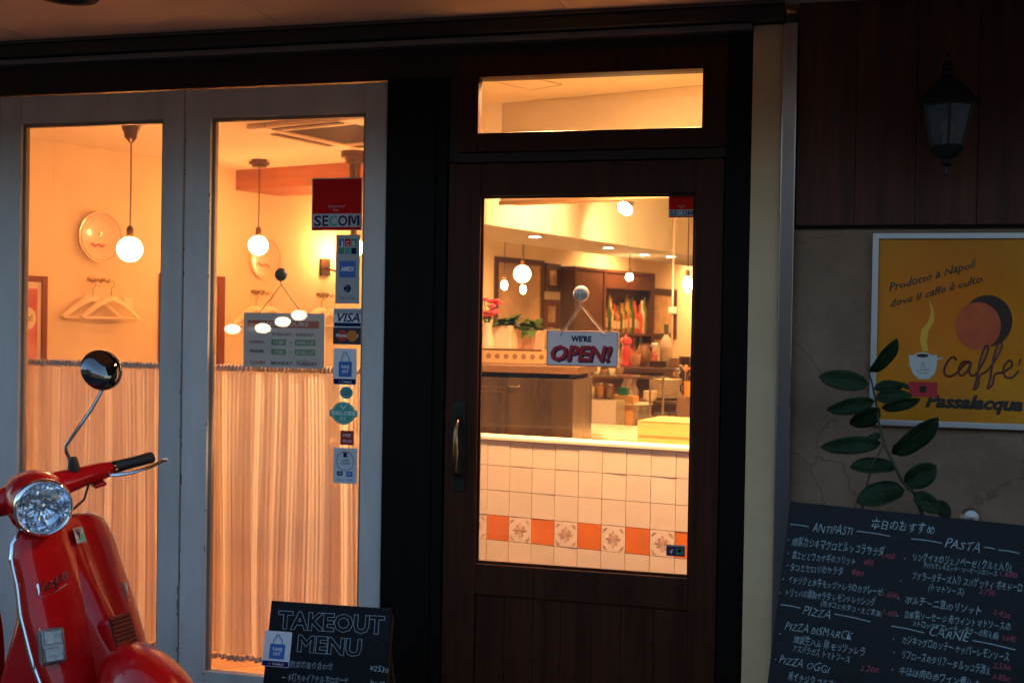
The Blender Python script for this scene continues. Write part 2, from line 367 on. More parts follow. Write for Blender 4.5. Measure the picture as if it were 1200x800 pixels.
# ------------------------------------------------------------------ right wall: planks over cracked stucco
clad = thing('plank_cladding', 'dark reddish brown vertical plank cladding above the cracked stucco at the right', 'cladding', (0, 0, 0))
pw = mat('red_brown_plank', (.076, .025, .015), .55, spec=.25, var=.45, vscale=5, bump=.35, bscale=26, stretch=(3.5, 3.5, .25), rvar=.12)
knot = mat('dark_knot', (.012, .007, .006), .5)
kx = {0: [(2.33, .075)], 1: [(2.305, .05)], -1: [(2.13, .12)]}
for k in range(-1, 17):
    a = .060+.1815*k; a0 = max(a, -.1235); dz = random.uniform(-.0015, .0015)
    p = BOX(a0+.0006, a+.1815-.0006, -.020+dz, .06, 1.790, 2.499).build('plank', pw, clad, bevel=.0014)
    for z, dx in kx.get(k, []):
        if a+dx > a0+.02: MB().prism(disc(a+dx, z, .013, .019), -.0206+dz, -.0190+dz).build('knot', knot, p)
BOX(-.1239, 3.2, .0605, .099, 1.790, 2.499).build('backing_board', black_wood, clad)  # unseen board added to block light leaking between the planks
# stucco with irregular cracks (a material crack pattern: thin dark veins with slight relief)
sm = mat('cracked_stucco', (.235, .145, .092), .85, var=.24, vscale=3.5, bump=.6, bscale=30)
n = sm.node_tree; b = n.nodes['Principled BSDF']
vo = n.nodes.new('ShaderNodeTexVoronoi'); vo.feature = 'DISTANCE_TO_EDGE'; vo.inputs['Scale'].default_value = 2.1
tc = n.nodes.new('ShaderNodeTexCoord'); nz = n.nodes.new('ShaderNodeTexNoise'); nz.inputs['Scale'].default_value = 3.2; nz.inputs['Detail'].default_value = 5
vm = n.nodes.new('ShaderNodeVectorMath'); vm.operation = 'MULTIPLY_ADD'; vm.inputs[1].default_value = (.32, .32, .32)
n.links.new(tc.outputs['Object'], nz.inputs['Vector']); n.links.new(nz.outputs['Color'], vm.inputs[0]); n.links.new(tc.outputs['Object'], vm.inputs[2]); n.links.new(vm.outputs[0], vo.inputs['Vector'])
mr = n.nodes.new('ShaderNodeMapRange'); mr.inputs[1].default_value = .0; mr.inputs[2].default_value = .008; mr.inputs[3].default_value = .60; mr.inputs[4].default_value = 1
n.links.new(vo.outputs['Distance'], mr.inputs[0])
mx = n.nodes.new('ShaderNodeMix'); mx.data_type = 'RGBA'; mx.blend_type = 'MULTIPLY'; mx.inputs[0].default_value = 1
src = b.inputs['Base Color'].links[0].from_socket
n.links.new(src, mx.inputs[6]); n.links.new(mr.outputs[0], mx.inputs[7]); n.links.new(mx.outputs[2], b.inputs['Base Color'])
BOX(-.124, 4.2, .0, .10, 0, 1.7885).build('stucco_wall', sm, kind='structure')
BOX(3.2, 9, .0, .10, 1.79, 2.5).build('side_wall', sm, kind='structure')
BOX(4.2, 9, .0, .10, 0, 1.7885).build('side_wall', sm, kind='structure')
BOX(-.1235, 3.2, -.012, .0, 1.781, 1.7895).build('shadow_line_strip', black_wood, kind='structure')  # dark strip stands in for the shadow line under the planks

# ------------------------------------------------------------------ wall lantern
lan = thing('wall_lantern', 'unlit black cast metal carriage lantern on the plank cladding', 'lantern', (.318, -.19, 1.918))
H6 = 6
def hexring(r, z, rot=R(30)): return [(r*math.cos(rot+2*PI*k/H6), r*math.sin(rot+2*PI*k/H6), z) for k in range(H6)]
MB().lathe([(.0, .0), (.007, .004), (.009, .012), (.005, .02), (.007, .028), (.016, .034), (.010, .042), (.012, .050)], 16).build('finial', black_metal, lan, smooth=True)
MB().lathe([(.012, .050), (.030, .058), (.044, .074), (.049, .086)], 6).build('base_cup', black_metal, lan)
mbf = MB(); lo = hexring(.047, .087); hi = hexring(.078, .210)
for k in range(6):
    mbf.cyl(lo[k], hi[k], .0042, .0048, n=8)
    mbf.cyl(lo[k], lo[(k+1) % 6], .005, n=8); mbf.cyl(hi[k], hi[(k+1) % 6], .006, n=8)
mbf.build('cage', black_metal, lan)
lg = glass('seeded_lantern_glass', (.55, .53, .50), .07, .12, dirt_haze=.10)
for k in range(6):
    a, b_, c, d = [Vector(q) for q in (lo[k], lo[(k+1) % 6], hi[(k+1) % 6], hi[k])]
    MB().add([a*.985+Vector((0, 0, .002)), b_*.985+Vector((0, 0, .002)), c*.985, d*.985], [(0, 1, 2, 3)]).build('glass_panel', lg, lan, solid=.002)
MB().lathe([(.088, .212), (.096, .218), (.082, .232), (.060, .256), (.040, .276), (.020, .290), (.012, .300)], 6).build('roof', black_metal, lan)
MB().lathe([(.012, .298), (.017, .308), (.010, .318), (.020, .328), (.007, .342), (.010, .352), (.003, .366), (0, .378)], 14).build('crown', black_metal, lan, smooth=True)
MB().cyl((0, 0, .088), (0, 0, .120), .014, n=14).sphere((0, 0, .145), .020, sc=(1, 1, 1.3)).build('bulb', mat('clear_bulb', (.8, .8, .8), .1, coat=1), lan, smooth=True)
arm = [(0, 0, .318), (-.0, .03, .345), (-.0, .08, .350), (0, .130, .318), (0, .160, .262), (0, .175, .24)]
MB().tube(arm, [.008, .008, .008, .009, .010, .010], 10).build('arm', black_metal, lan, smooth=True)
MB().prism(disc(0, .245, .045, .075), .158, .170).prism(disc(0, .245, .034, .060), .148, .158).build('back_plate', black_metal, lan, bevel=.003)
# ------------------------------------------------------------------ framed coffee poster on the stucco
ps = thing('coffee_poster', 'yellow coffee poster in a silver frame on the stucco wall', 'poster', (.118, -.004, 1.160))
PW, PH = .66, .604
MB().box(0, .018, -.022, 0, 0, PH).box(PW-.018, PW, -.022, 0, 0, PH).box(.018, PW-.018, -.0215, 0, PH-.018, PH).box(.018, PW-.018, -.0215, 0, 0, .018).build('frame', alu, ps, bevel=.0015)
pym = mat('poster_yellow', (.62, .215, .006), .5, spec=.2, col2=(.80, .31, .008), var=.05, vscale=3)
n_ = pym.node_tree; b_ = n_.nodes['Principled BSDF']; src_ = b_.inputs['Base Color'].links[0].from_socket      # printed glow: orange patch on the yellow sheet
tc_ = n_.nodes.new('ShaderNodeTexCoord'); vd_ = n_.nodes.new('ShaderNodeVectorMath'); vd_.operation = 'DISTANCE'; vd_.inputs[1].default_value = (.22, 0, .36)
mr_ = n_.nodes.new('ShaderNodeMapRange'); mr_.inputs[1].default_value = .04; mr_.inputs[2].default_value = .30; mr_.inputs[3].default_value = .75; mr_.inputs[4].default_value = 0
mx_ = n_.nodes.new('ShaderNodeMix'); mx_.data_type = 'RGBA'; mx_.inputs[7].default_value = (.82, .17, .006, 1)
n_.links.new(tc_.outputs['Object'], vd_.inputs[0]); n_.links.new(vd_.outputs['Value'], mr_.inputs[0]); n_.links.new(mr_.outputs[0], mx_.inputs[0]); n_.links.new(src_, mx_.inputs[6]); n_.links.new(mx_.outputs[2], b_.inputs['Base Color'])
BOX(.018, PW-.018, -.012, -.002, .018, PH-.018).build('sheet', pym, ps)
BOX(.018, PW-.018, -.0165, -.0145, .018, PH-.018).build('cover_glass', glass('poster_glass', base=.012), ps)
def pl(px, py):                                    # photo pixel -> poster local x,z
    q = at(px, py, -.016)-ps.location; return (q.x, q.z)
ink = mat('poster_black_ink', (.01, .012, .01), .4); redink = mat('poster_red_ink', (.55, .02, .03), .4)
letters(ps, 'Prodotto a Napoli', ink, pl(1042, 342), pl(1146, 312), .024, y=-.0125, shear=.45, bold=.016, wob=.12)
letters(ps, 'dove il caffè è culto', ink, pl(1044, 360), pl(1152, 330), .022, y=-.0125, shear=.45, bold=.016, wob=.12)
# plain round stand-in for the picture, without any figure
flat(ps, disc(*pl(1157, 376), .072, .080, 40), mat('poster_brown', (.035, .012, .008), .4), -.0122)
flat(ps, disc(*pl(1146, 382), .066, .074, 40), mat('poster_orange_red', (.60, .07, .02), .4, col2=(.72, .13, .03), var=.1, vscale=12), -.0126)
# steam
st = [pl(*q) for q in ((1081, 412), (1078, 398), (1080, 386), (1088, 376), (1091, 364), (1088, 350), (1094, 362), (1095, 376), (1088, 388), (1086, 400), (1088, 411))]
flat(ps, st, mat('poster_steam', (.86, .46, .03), .5), -.0121)
# cup
cupc = mat('cup_print', (.62, .62, .58), .4)
flat(ps, [pl(*q) for q in ((1065, 416), (1066, 428), (1070, 438), (1077, 444), (1088, 444), (1095, 438), (1098, 428), (1098, 416))], cupc, -.0122)
flat(ps, disc(*pl(1081, 416), .0235, .0085), cupc, -.0126)
flat(ps, disc(*pl(1081, 416.5), .0185, .0058), mat('coffee_print', (.04, .015, .008), .4), -.0131)
hb = [Vector((pl(*q)[0], -.0128, pl(*q)[1])) for q in ((1097, 421), (1104, 419), (1108, 424), (1105, 431), (1096, 434))]
MB().tube(hb, .0026, 6, flat=.2).build('print', cupc, ps)
for a, b_ in (((1074, 434), (1090, 433)), ((1079, 433), (1081, 424)), ((1081, 424), (1085, 433)), ((1076, 437), (1088, 437))):
    p, q = pl(*a), pl(*b_); MB().tube([(p[0], -.0133, p[1]), (q[0], -.0133, q[1])], .0008, 4).build('print', ink, ps)
flat(ps, [pl(*q) for q in ((1064, 447), (1099, 448), (1098, 466), (1066, 464))], redink, -.0122)
flat(ps, [pl(*q) for q in ((1077, 452), (1086, 452), (1085, 460), (1078, 460))], ink, -.0126)
# handwritten word caffe'
wine = mat('poster_wine_ink', (.085, .006, .012), .4)
def stroke(parent, pix, f, m, r=.0018, y=-.0128, name='lettering'):
    p = [f(*q) for q in pix]
    # smooth with Catmull-Rom
    out = []
    for i in range(len(p)-1):
        a = Vector(p[max(i-1, 0)]); b_ = Vector(p[i]); c = Vector(p[i+1]); d = Vector(p[min(i+2, len(p)-1)])
        for k in range(4):
            t = k/4; out.append(.5*((2*b_)+(c-a)*t+(2*a-5*b_+4*c-d)*t*t+(3*b_-a-3*c+d)*t**3))
    out.append(Vector(p[-1]))
    return MB().tube([(q.x, y, q.y) for q in out], r, 6, flat=1).build(name, m, parent)
stroke(ps, [(1121, 422), (1116, 418), (1108, 428), (1107, 438), (1114, 441), (1124, 434), (1131, 426), (1137, 424), (1128, 424), (1123, 434), (1127, 440), (1134, 433), (1138, 424), (1136, 436), (1141, 440), (1150, 428), (1158, 410), (1155, 405), (1149, 420), (1144, 445), (1141, 456), (1146, 452), (1148, 440), (1157, 434), (1168, 418), (1174, 404), (1170, 401), (1164, 420), (1160, 444), (1157, 455), (1163, 450), (1166, 438), (1175, 436), (1186, 428), (1183, 422), (1176, 430), (1178, 441), (1186, 442), (1194, 434)], pl, wine, .0032)
stroke(ps, [(1196, 420), (1194, 428)], pl, wine, .0022)
letters(ps, 'Passalacqua', ink, pl(1084, 476), (pl(1084, 476)[0]+.285, pl(1084, 476)[1]-.004), .040, y=-.0125, shear=.3, bold=.05)

# ------------------------------------------------------------------ chalkboards
slate = mat('black_chalkboard', (.004, .005, .008), .5, spec=.18, var=.5, vscale=6, rvar=.1)
bwood = mat('black_board_edge', (.008, .008, .008), .5)
chalk = mat('chalk_marker', (.35, .47, .50), .7); pinkc = mat('pink_chalk', (.40, .05, .09), .7)
def easel(label, loc, yaw, lean, W, Ln):
    t = thing('chalkboard', label, 'chalkboard', loc, rot=(-lean, 0, yaw))
    BOX(0, W, -.0, .014, 0, Ln).build('board', slate, t, bevel=.002)
    for xx in (-.001, W-.016): BOX(xx, xx+.017, .0145, .034, 0, Ln-.02).build('frame', bwood, t)
    # rear stay legs reaching the pavement
    Mi = mw(t).inverted()
    for xx in (.02, W-.02):
        topw = mw(t) @ Vector((xx, .03, Ln-.06)); h = Vector((topw.x, topw.y, 0))+Vector((-math.sin(yaw), math.cos(yaw), 0))*.22
        MB().cyl(Mi @ topw, Mi @ h, .010, n=6).build('leg', bwood, t)
    return t
def board_base(TL, yaw, lean, L):                    # top-left corner in world -> bottom-left corner on the ground
    n = Vector((-math.sin(yaw), math.cos(yaw), 0)); d = Vector((0, 0, -1))*math.cos(lean)-n*math.sin(lean)
    return TL+d*L
def plane_uv(t):
    M = mw(t); Mi = M.inverted(); n = (M.to_3x3() @ Vector((0, 1, 0))).normalized(); o = M.translation
    def f(px, py):
        r = ray(px, py); k = (o-CAM).dot(n)/r.dot(n); q = Mi @ (CAM+r*k); return (q.x, q.z)
    return f
TL = Vector((-.104, -.567, .981)); yaw, lean = R(-20), R(16); L = .981/math.cos(lean)
mb_ = easel('large black chalkboard menu leaning under the coffee poster', board_base(TL, yaw, lean, L), yaw, lean, .64, L)
f = plane_uv(mb_)
def hand(t, f, s, a, b, h, m=chalk, bold=.004, shear=.12):
    p, q = f(*a), f(*b); d = Vector((q[0]-p[0], q[1]-p[1]))
    k = (Vector(f(a[0], a[1]-10))-Vector(p)).length/10
    letters(t, s, m, p, q, h*k*.72, y=-.0008, bold=bold-.012, shear=shear, name='chalk_writing', wob=.24)
H1 = lambda *a, **k: hand(mb_, f, *a, **k)
H1('本日のおすすめ', (1021, 618), (1095, 625), 13)
H1('ANTIPASTI', (952, 623), (1000, 627), 14, shear=.3, bold=-.005)
H1('燻製カジキマグロとルッコラサラダ', (928, 638), (1036, 651), 12)
H1('真エビとワカサギのフリット', (928, 654), (1002, 661), 10)
H1('タコとセロリのサラダ', (926, 668), (988, 673), 10)
H1('イチジクと水牛モッツァレラのカプレーゼ', (924, 682), (1034, 697), 10)
H1('トリッパの燻製サラダ レモンドレッシング', (921, 697), (1026, 709), 10)
H1('(真タコと水ダコ・えごま葉)', (962, 709), (1033, 722), 8)
H1('PIZZA', (941, 719), (972, 725), 14, shear=.3, bold=-.005)
H1('PIZZA BISMARCK', (920, 737), (999, 750), 13, shear=.3, bold=-.005)
H1('燻製生ハム 卵 モッツァレラ', (930, 752), (1013, 768), 11)
H1('アスパラガス トマトソース', (929, 762), (995, 776), 10)
H1('PIZZA OGGI', (913, 776), (972, 789), 13, shear=.3, bold=-.005)
H1('黒イチジク ゴルゴンゾーラ', (923, 795), (1002, 812), 11)
H1('PASTA', (1107, 641), (1148, 647), 15, shear=.3, bold=-.005)
H1('リングイネのジェノベーゼ ( クルミ入り)', (1070, 656), (1185, 669), 11)
H1('手打ちオレキエッテ・ソーセージのソース', (1082, 664), (1168, 675), 7)
H1('ブッラータチーズ入り スパゲッティ ポモドーロ', (1069, 678), (1198, 693), 11)
H1('(トマトソース)', (1088, 691), (1129, 697), 9)
H1('ポルチーニ茸のリゾット', (1061, 706), (1149, 720), 11)
H1('自家製ソーセージ 赤ワイントマトソースの', (1060, 723), (1184, 738), 10)
H1('ストロッツァプレーティ(ラグーの和え麺)', (1069, 733), (1170, 748), 9)
H1('CARNE', (1089, 744), (1136, 752), 15, shear=.3, bold=-.005)
H1('カジキマグロのソテー ケッパーレモンソース', (1057, 753), (1182, 774), 11)
H1('リブロースのタリアータ ルッコラ添え', (1057, 770), (1160, 790), 11)
H1('牛ほほ肉の赤ワイン煮込み', (1054, 789), (1148, 806), 11)
for s, a, b in (('1,450', (1033, 653), (1048, 655)), ('880', (1012, 661), (1023, 663)), ('880', (998, 673), (1012, 675)), ('1,600', (1034, 698), (1052, 701)), ('1,400', (1035, 719), (1050, 723)),
                ('2,200', (1008, 785), (1030, 788)), ('1,680', (1172, 674), (1192, 677)), ('2,750', (1147, 695), (1166, 698)), ('2,420', (1163, 719), (1184, 725)), ('2,640', (1174, 749), (1190, 752)), ('2,530', (1164, 782), (1184, 785)), ('3,850', (1163, 794), (1183, 799))):
    H1(s, a, b, 9, m=pinkc)
for a, b in (((926, 614), (948, 617)), ((1004, 622), (1043, 628)), ((915, 708), (938, 712)), ((978, 719), (1020, 728)), ((1068, 631), (1104, 636)), ((1153, 641), (1166, 643)), ((1170, 644), (1195, 648)), ((1045, 733), (1083, 741)), ((1140, 750), (1190, 761))):
    stroke(mb_, [a, ((a[0]+b[0])/2, (a[1]+b[1])/2-.6), b], f, chalk, .0011, y=-.0006, name='chalk_rule')
for c in ((924, 632), (924, 648), (923, 662), (918, 678), (914, 694), (1060, 654), (1056, 680), (1053, 701), (1052, 721), (1047, 748), (1048, 764), (1046, 784), (914, 742), (909, 772)):
    q = f(*c); MB().prism(disc(q[0], q[1], .0016, n=8), -.0009, -.0004).build('chalk_dot', chalk, mb_)
cl = thing('clip_lamp', 'small round chrome lamp head just behind the top edge of the menu chalkboard', 'lamp', tuple(seen(1138, 606, 3.42)))
MB().lathe([(0, .012), (.020, .008), (.029, -.004), (.026, -.016), (0, -.020)], 20, Matrix.Rotation(R(80), 4, 'X')).build('head', mat('dull_nickel', (.30, .27, .25), .35, .9), cl, smooth=True)
MB().cyl((0, .012, -.01), (0, .03, -.10), .004, n=8).cyl((0, .03, -.10), (0, .03, -.12), .012, n=8).build('stem', black_metal, cl)

TL = seen(318, 703.2, 3.6); yaw, lean = R(3), R(13); L = TL.z/math.cos(lean)
tb = easel('small black chalkboard headed TAKEOUT MENU in front of the white door', board_base(TL, yaw, lean, L), yaw, lean, .378, L)
f2 = plane_uv(tb)
def outl(s, a, b, h):
    p, q = f2(*a), f2(*b); k = (Vector(f2(a[0], a[1]-10))-Vector(p)).length/10
    letters(tb, s, mat('chalk_outline', (.45, .6, .66), .7), p, q, h*k, y=-.0008, bold=.035, outline=.010, name='chalk_writing')
outl('TAKEOUT', (325, 735), (450, 742), 20)
outl('MENU', (348, 762), (423, 768), 19)
H2 = lambda *a, **k: hand(tb, f2, *a, **k)
H2('前菜の盛り合わせ', (340, 781), (390, 784), 9)
H2('¥2530', (433, 785), (455, 788), 9)
H2('手打ちタイアテル ボロネーゼ', (337, 797), (408, 801), 10)
H2('・', (330, 795), (334, 796), 6)
H2('¥1480', (433, 803), (455, 806), 9)

# stickers and small signs -------------------------------------------------------------
def sticker(label, px0, py0, px1, py1, y=.0225, round_=False, r=.002, base=None, cat='sticker', m=None, group=None):
    a, b = at(px0, py0, y), at(px1, py1, y); W = b.x-a.x; Hh = a.z-b.z
    t = thing('sticker', label, cat, (a.x, y, b.z), group=group)
    poly = disc(W/2, Hh/2, W/2, Hh/2) if round_ else rrect(0, W, 0, Hh, r)
    MB().prism(poly, -.0008, 0).build('sheet', m or paper, t)
    g = lambda u, v: (u*W, (1-v)*Hh)                 # fractions from the top left corner
    return t, W, Hh, g
def rect(t, g, u0, v0, u1, v1, m, y=-.0012, r=0):
    a, b = g(u0, v0), g(u1, v1); p = rrect(a[0], b[0], b[1], a[1], r) if r else [(a[0], b[1]), (b[0], b[1]), (b[0], a[1]), (a[0], a[1])]
    return flat(t, p, m, y, t=.0003)
def word(t, g, W, Hh, s, u0, u1, v, h, m, y=-.0016, **k):
    return letters(t, s, m, g(u0, v), g(u1, v), h*Hh, y=y, **k)
secr = mat('security_red', (.55, .006, .006), .6, spec=.08); navy = mat('navy_ink', (.006, .014, .08), .6, spec=.08); teal = mat('teal_ink', (.03, .33, .27), .4)
blue = mat('blue_ink', (.02, .13, .42), .4); whitei = mat('white_ink', (.8, .8, .8), .4); greyp = mat('grey_print', (.33, .36, .36), .4)
green = mat('green_ink', (.02, .22, .10), .4)
def security(label, *px, y=.0225):
    t, W, Hh, g = sticker(label, *px, y=y, m=mat('sticker_pale_edge', (.40, .38, .36), .4))
    rect(t, g, .02, .02, .98, .985, secr)
    rect(t, g, .02, .68, .98, .935, mat('band_grey', (.42, .42, .43), .4), y=-.0014)
    for s, a, b, m in (('S', .05, .20, navy), ('E', .22, .34, navy), ('C', .35, .52, teal), ('O', .53, .72, navy), ('M', .735, .955, navy)):
        if s == 'M':
            for poly in (((a, .72), (a+.045, .72), (a+.045, .91), (a, .91)), ((b-.045, .72), (b, .72), (b, .91), (b-.045, .91)), ((a+.046, .72), (a+.075, .72), ((a+b)/2+.018, .88), ((a+b)/2-.018, .88)), ((b-.046, .72), (b-.075, .72), ((a+b)/2-.017, .88), ((a+b)/2+.019, .88))):
                flat(t, [g(*q_) for q_ in poly], m, y=-.0018-.0001*len(poly)*(poly[0][0] > a+.04), name='lettering', t=.0003)
            continue
        word(t, g, W, Hh, s, a, b, .91, .20, m, y=-.0018, bold=.02)
    word(t, g, W, Hh, 'Secured', .33, .66, .56, .05, greyp, shear=.2); word(t, g, W, Hh, 'by', .43, .54, .63, .05, greyp, shear=.2)
    return t
security('large red security sticker at the top of the sticker column on the white door', 366, 209, 424, 270)
security('small red security sticker in the top right corner of the entrance door glass', 784, 226, 814.3, 255, y=.0215)

t, W, Hh, g = sticker('tall grey sticker with payment card logos under the large red sticker', 394, 275, 421, 356, m=greyp)
for k, (cc, cc2) in enumerate(((blue, green), (secr, teal), (green, navy))):
    rect(t, g, .12+.26*k, .06, .34+.26*k, .17, cc, r=.001); rect(t, g, .12+.26*k, .19, .34+.26*k, .28, cc2, r=.001)
for k, c in enumerate('JCB'): word(t, g, W, Hh, c, .17+.26*k, .29+.26*k, .16, .07, whitei)
rect(t, g, .16, .38, .84, .62, blue); word(t, g, W, Hh, 'AMEX', .22, .78, .53, .07, whitei, bold=.02)
flat(t, disc(*g(.5, .78), .014), navy, -.0012); flat(t, disc(*g(.42, .78), .0105), greyp, -.0016); flat(t, disc(*g(.44, .78), .008), navy, -.002)
word(t, g, W, Hh, 'Diners Club', .2, .8, .93, .035, navy)

t, W, Hh, g = sticker('blue and white card sticker with overlapping red and orange circles below', 391, 361, 423.5, 404)
rect(t, g, .03, .03, .97, .16, greyp); rect(t, g, .03, .40, .97, .50, navy)
word(t, g, W, Hh, 'VISA', .14, .94, .37, .24, navy, bold=.02, shear=.25)
rect(t, g, .0, .53, 1, .99, mat('card_black', (.012, .01, .03), .4)); 
flat(t, disc(*g(.32, .76), .0205), mat('card_red', (.42, .02, .01), .4), -.0016); flat(t, disc(*g(.68, .76), .0205), mat('card_orange', (.55, .18, .01), .4), -.002)
word(t, g, W, Hh, 'MasterCard', .10, .90, .79, .085, whitei, y=-.0025, bold=.02, shear=.1)

def takeout_sticker(label, *px, y=.0225, parent=None, f=None):
    if parent is None: t, W, Hh, g = sticker(label, *px, y=y, r=.004)
    else:
        a, b = f(px[0], px[1]), f(px[2], px[3]); W = b[0]-a[0]; Hh = a[1]-b[1]
        t = thing('sticker', label, 'sticker', tuple(mw(parent) @ Vector((a[0], -.0006, b[1]))), rot=tuple(parent.rotation_euler))
        MB().prism(rrect(0, W, 0, Hh, .004), -.0008, 0).build('sheet', paper, t)
        g = lambda u, v: (u*W, (1-v)*Hh)
    rect(t, g, .24, .36, .80, .78, blue)
    hd = [g(.36, .36), g(.37, .24), g(.45, .18), g(.45, .10), g(.55, .10), g(.57, .18), g(.67, .24), g(.68, .36)]
    MB().tube([(x, -.0016, z) for x, z in hd], .0016, 5).build('print', blue, t)
    word(t, g, W, Hh, 'TAKE', .34, .70, .55, .09, whitei, bold=.02); word(t, g, W, Hh, 'OUT', .38, .66, .68, .09, whitei, bold=.02)
    rect(t, g, .02, .84, .98, .985, navy); word(t, g, W, Hh, '+ TABLE', .25, .8, .95, .06, whitei)
    return t
takeout_sticker('white TAKE OUT bag sticker in the sticker column on the white door', 391, 408, 417.5, 451)
takeout_sticker('white TAKE OUT bag sticker on the small TAKEOUT MENU chalkboard', 311, 738, 338.5, 782, parent=tb, f=f2)

t, W, Hh, g = sticker('small round teal sticker between the bag sticker and the teal emblem', 398.5, 452.5, 413.5, 467.5, round_=True, m=mat('teal_paper', (.07, .34, .33), .4))
word(t, g, W, Hh, 'GOOD', .22, .78, .46, .14, navy); word(t, g, W, Hh, 'TABLE', .22, .78, .70, .14, navy)
t, W, Hh, g = sticker('larger teal emblem sticker with a pale banner across its round badge', 389, 470, 416, 498, round_=True, m=mat('teal_emblem', (.05, .38, .30), .4))
rect(t, g, -.09, .36, 1.09, .66, MATS['teal_emblem'], y=-.0012, r=.003)
rim = [(W/2+W*.44*math.cos(2*PI*k/28), -.0014, Hh/2+Hh*.44*math.sin(2*PI*k/28)) for k in range(29)]
MB().tube(rim, .0007, 4).build('print', whitei, t)
word(t, g, W, Hh, '感染防止徹底', -.02, 1.02, .57, .15, whitei, bold=.01); word(t, g, W, Hh, 'V', .36, .64, .34, .20, whitei); word(t, g, W, Hh, '宣言', .36, .64, .80, .12, whitei)
t, W, Hh, g = sticker('small dark red square sticker below the teal emblem', 399, 504, 414.5, 521.5, m=mat('dark_red_paper', (.33, .02, .02), .4))
word(t, g, W, Hh, 'FREE', .2, .8, .42, .2, whitei); word(t, g, W, Hh, 'Wi-Fi', .16, .84, .82, .2, whitei)
t, W, Hh, g = sticker('white ornate sticker with a dark scroll border, lowest full size one on the white door', 391, 524, 418, 567, m=mat('pale_blue_paper', (.55, .6, .64), .5))
cx, cz = g(.5, .38)
MB().tube([(cx+W*.36*math.cos(2*PI*k/24)*(1+.08*math.cos(5*2*PI*k/12)), -.0014, cz+W*.36*math.sin(2*PI*k/24)*(1+.08*math.cos(5*2*PI*k/12))) for k in range(25)], .0009, 4).build('print', navy, t)
MB().tube([(cx+W*.42*math.cos(2*PI*k/24), -.0014, cz+W*.42*math.sin(2*PI*k/24)) for k in range(3, 11)], .0009, 4).build('print', secr, t)
flat(t, [g(.40, .12), g(.60, .12), g(.56, .20), g(.60, .26), g(.40, .26), g(.44, .20)], navy, -.0014)
word(t, g, W, Hh, 'SAFE', .34, .66, .38, .06, navy); word(t, g, W, Hh, 'VERIFIED', .28, .72, .46, .05, navy)
rect(t, g, .16, .66, .40, .78, navy); rect(t, g, .56, .66, .82, .80, blue); word(t, g, W, Hh, 'JCB', .2, .36, .74, .05, whitei); word(t, g, W, Hh, 'AMEX', .60, .78, .75, .05, whitei)
word(t, g, W, Hh, 'Diners', .18, .42, .92, .05, navy); word(t, g, W, Hh, 'VISA', .58, .84, .92, .05, navy)
t, W, Hh, g = sticker('small purple and green plate sticker in the lower right corner of the entrance door glass', 781, 637.5, 802.5, 652, y=.0215, m=mat('purple_print', (.08, .015, .07), .4))
rect(t, g, .0, .0, 1, .13, greyp); rect(t, g, .52, .30, .92, .85, green); rect(t, g, .62, .36, .80, .62, whitei); word(t, g, W, Hh, '4', .16, .36, .80, .45, whitei, shear=.3)

# ------------------------------------------------------------------ hanging signs on suction cups
def cup(t, c, r, m, y=.02):
    MB().lathe([(0, -.016), (r*.5, -.014), (r*.85, -.008), (r, -.001), (r, 0)], 24, Matrix.Translation(c) @ Matrix.Rotation(R(-90), 4, 'X')).build('suction_cup', m, t, smooth=True)
def hanging(label, cupc, cupr, cm, x0, y0, x1, y1, h0, h1, base, cordm, cr, Y=.012):
    a, b = at(x0, y0, Y), at(x1, y1, Y); W = b.x-a.x; Hh = a.z-b.z
    t = thing('hanging_sign', label, 'sign', (a.x, Y, b.z))
    c = at(*cupc, Y+.01)-t.location; c.y = .009 if Y < .03 else -.009
    cup(t, c, cupr, cm)
    MB().prism(rrect(0, W, 0, Hh, .003), -.0015, .0015).build('plate', base, t, bevel=.0006)
    k = Vector((c.x, -.006, c.z-cupr-.012)); p, q = at(*h0, Y)-t.location, at(*h1, Y)-t.location
    MB().tube([c+Vector((0, -.016, 0)), k], cr*1.3, 6).build('hook', cm, t)
    for e in (p, q):
        e.y = -.004; m_ = (k+e)/2+Vector((0, 0, -.002))
        MB().tube([k, m_, e, e+Vector((0, .006, -.006))], cr, 6).build('cord', cordm, t)
    g = lambda u, v: (u*W, (1-v)*Hh)
    return t, W, Hh, g
t, W, Hh, g = hanging('white sign reading WE\'RE OPEN! hanging in the entrance door glass', (681, 344), .0275, mat('clear_cup', (.45, .42, .40), .15, coat=1), 641, 387, 724, 430, (657, 392), (708, 392), mat('open_sign_white', (.88, .74, .70), .35, var=.04), mat('white_rope', (.6, .5, .4), .7, bump=.5, bscale=200), .0026)
for r_ in ((.0, .0, 1, .022), (.0, .975, 1, 1), (0, .02, .012, .98), (.988, .02, 1, .98)): rect(t, g, *[min(.995, max(.005, v)) for v in r_], mat('sign_red', (.50, .02, .03), .4), y=-.0018)
word(t, g, W, Hh, "WE'RE", .345, .63, .30, .155, navy, y=-.0021, bold=.045)
drk = mat('sign_shadow', (.012, .012, .03), .4)
word(t, g, W, Hh, 'OPEN!', .075, .935, .875, .43, drk, y=-.0021, bold=.045, shear=.22)
word(t, g, W, Hh, 'OPEN!', .055, .915, .840, .43, MATS['sign_red'], y=-.0028, bold=.035, shear=.22)
t, W, Hh, g = hanging('grey business hours sign hanging in the right white door leaf', (332, 322), .0245, black_metal, 286, 366, 380, 432.5, (304, 367), (353, 365), mat('hours_sign_grey', (.50, .47, .44), .3, var=.05), mat('dark_wire', (.03, .02, .015), .5), .0014, Y=.055)
rect(t, g, .05, .14, .93, .27, mat('hours_red', (.34, .03, .02), .35), y=-.0018, r=.003)
lt = mat('hours_light_ink', (.55, .45, .42), .4); dk = mat('hours_dark_ink', (.02, .02, .02), .4)
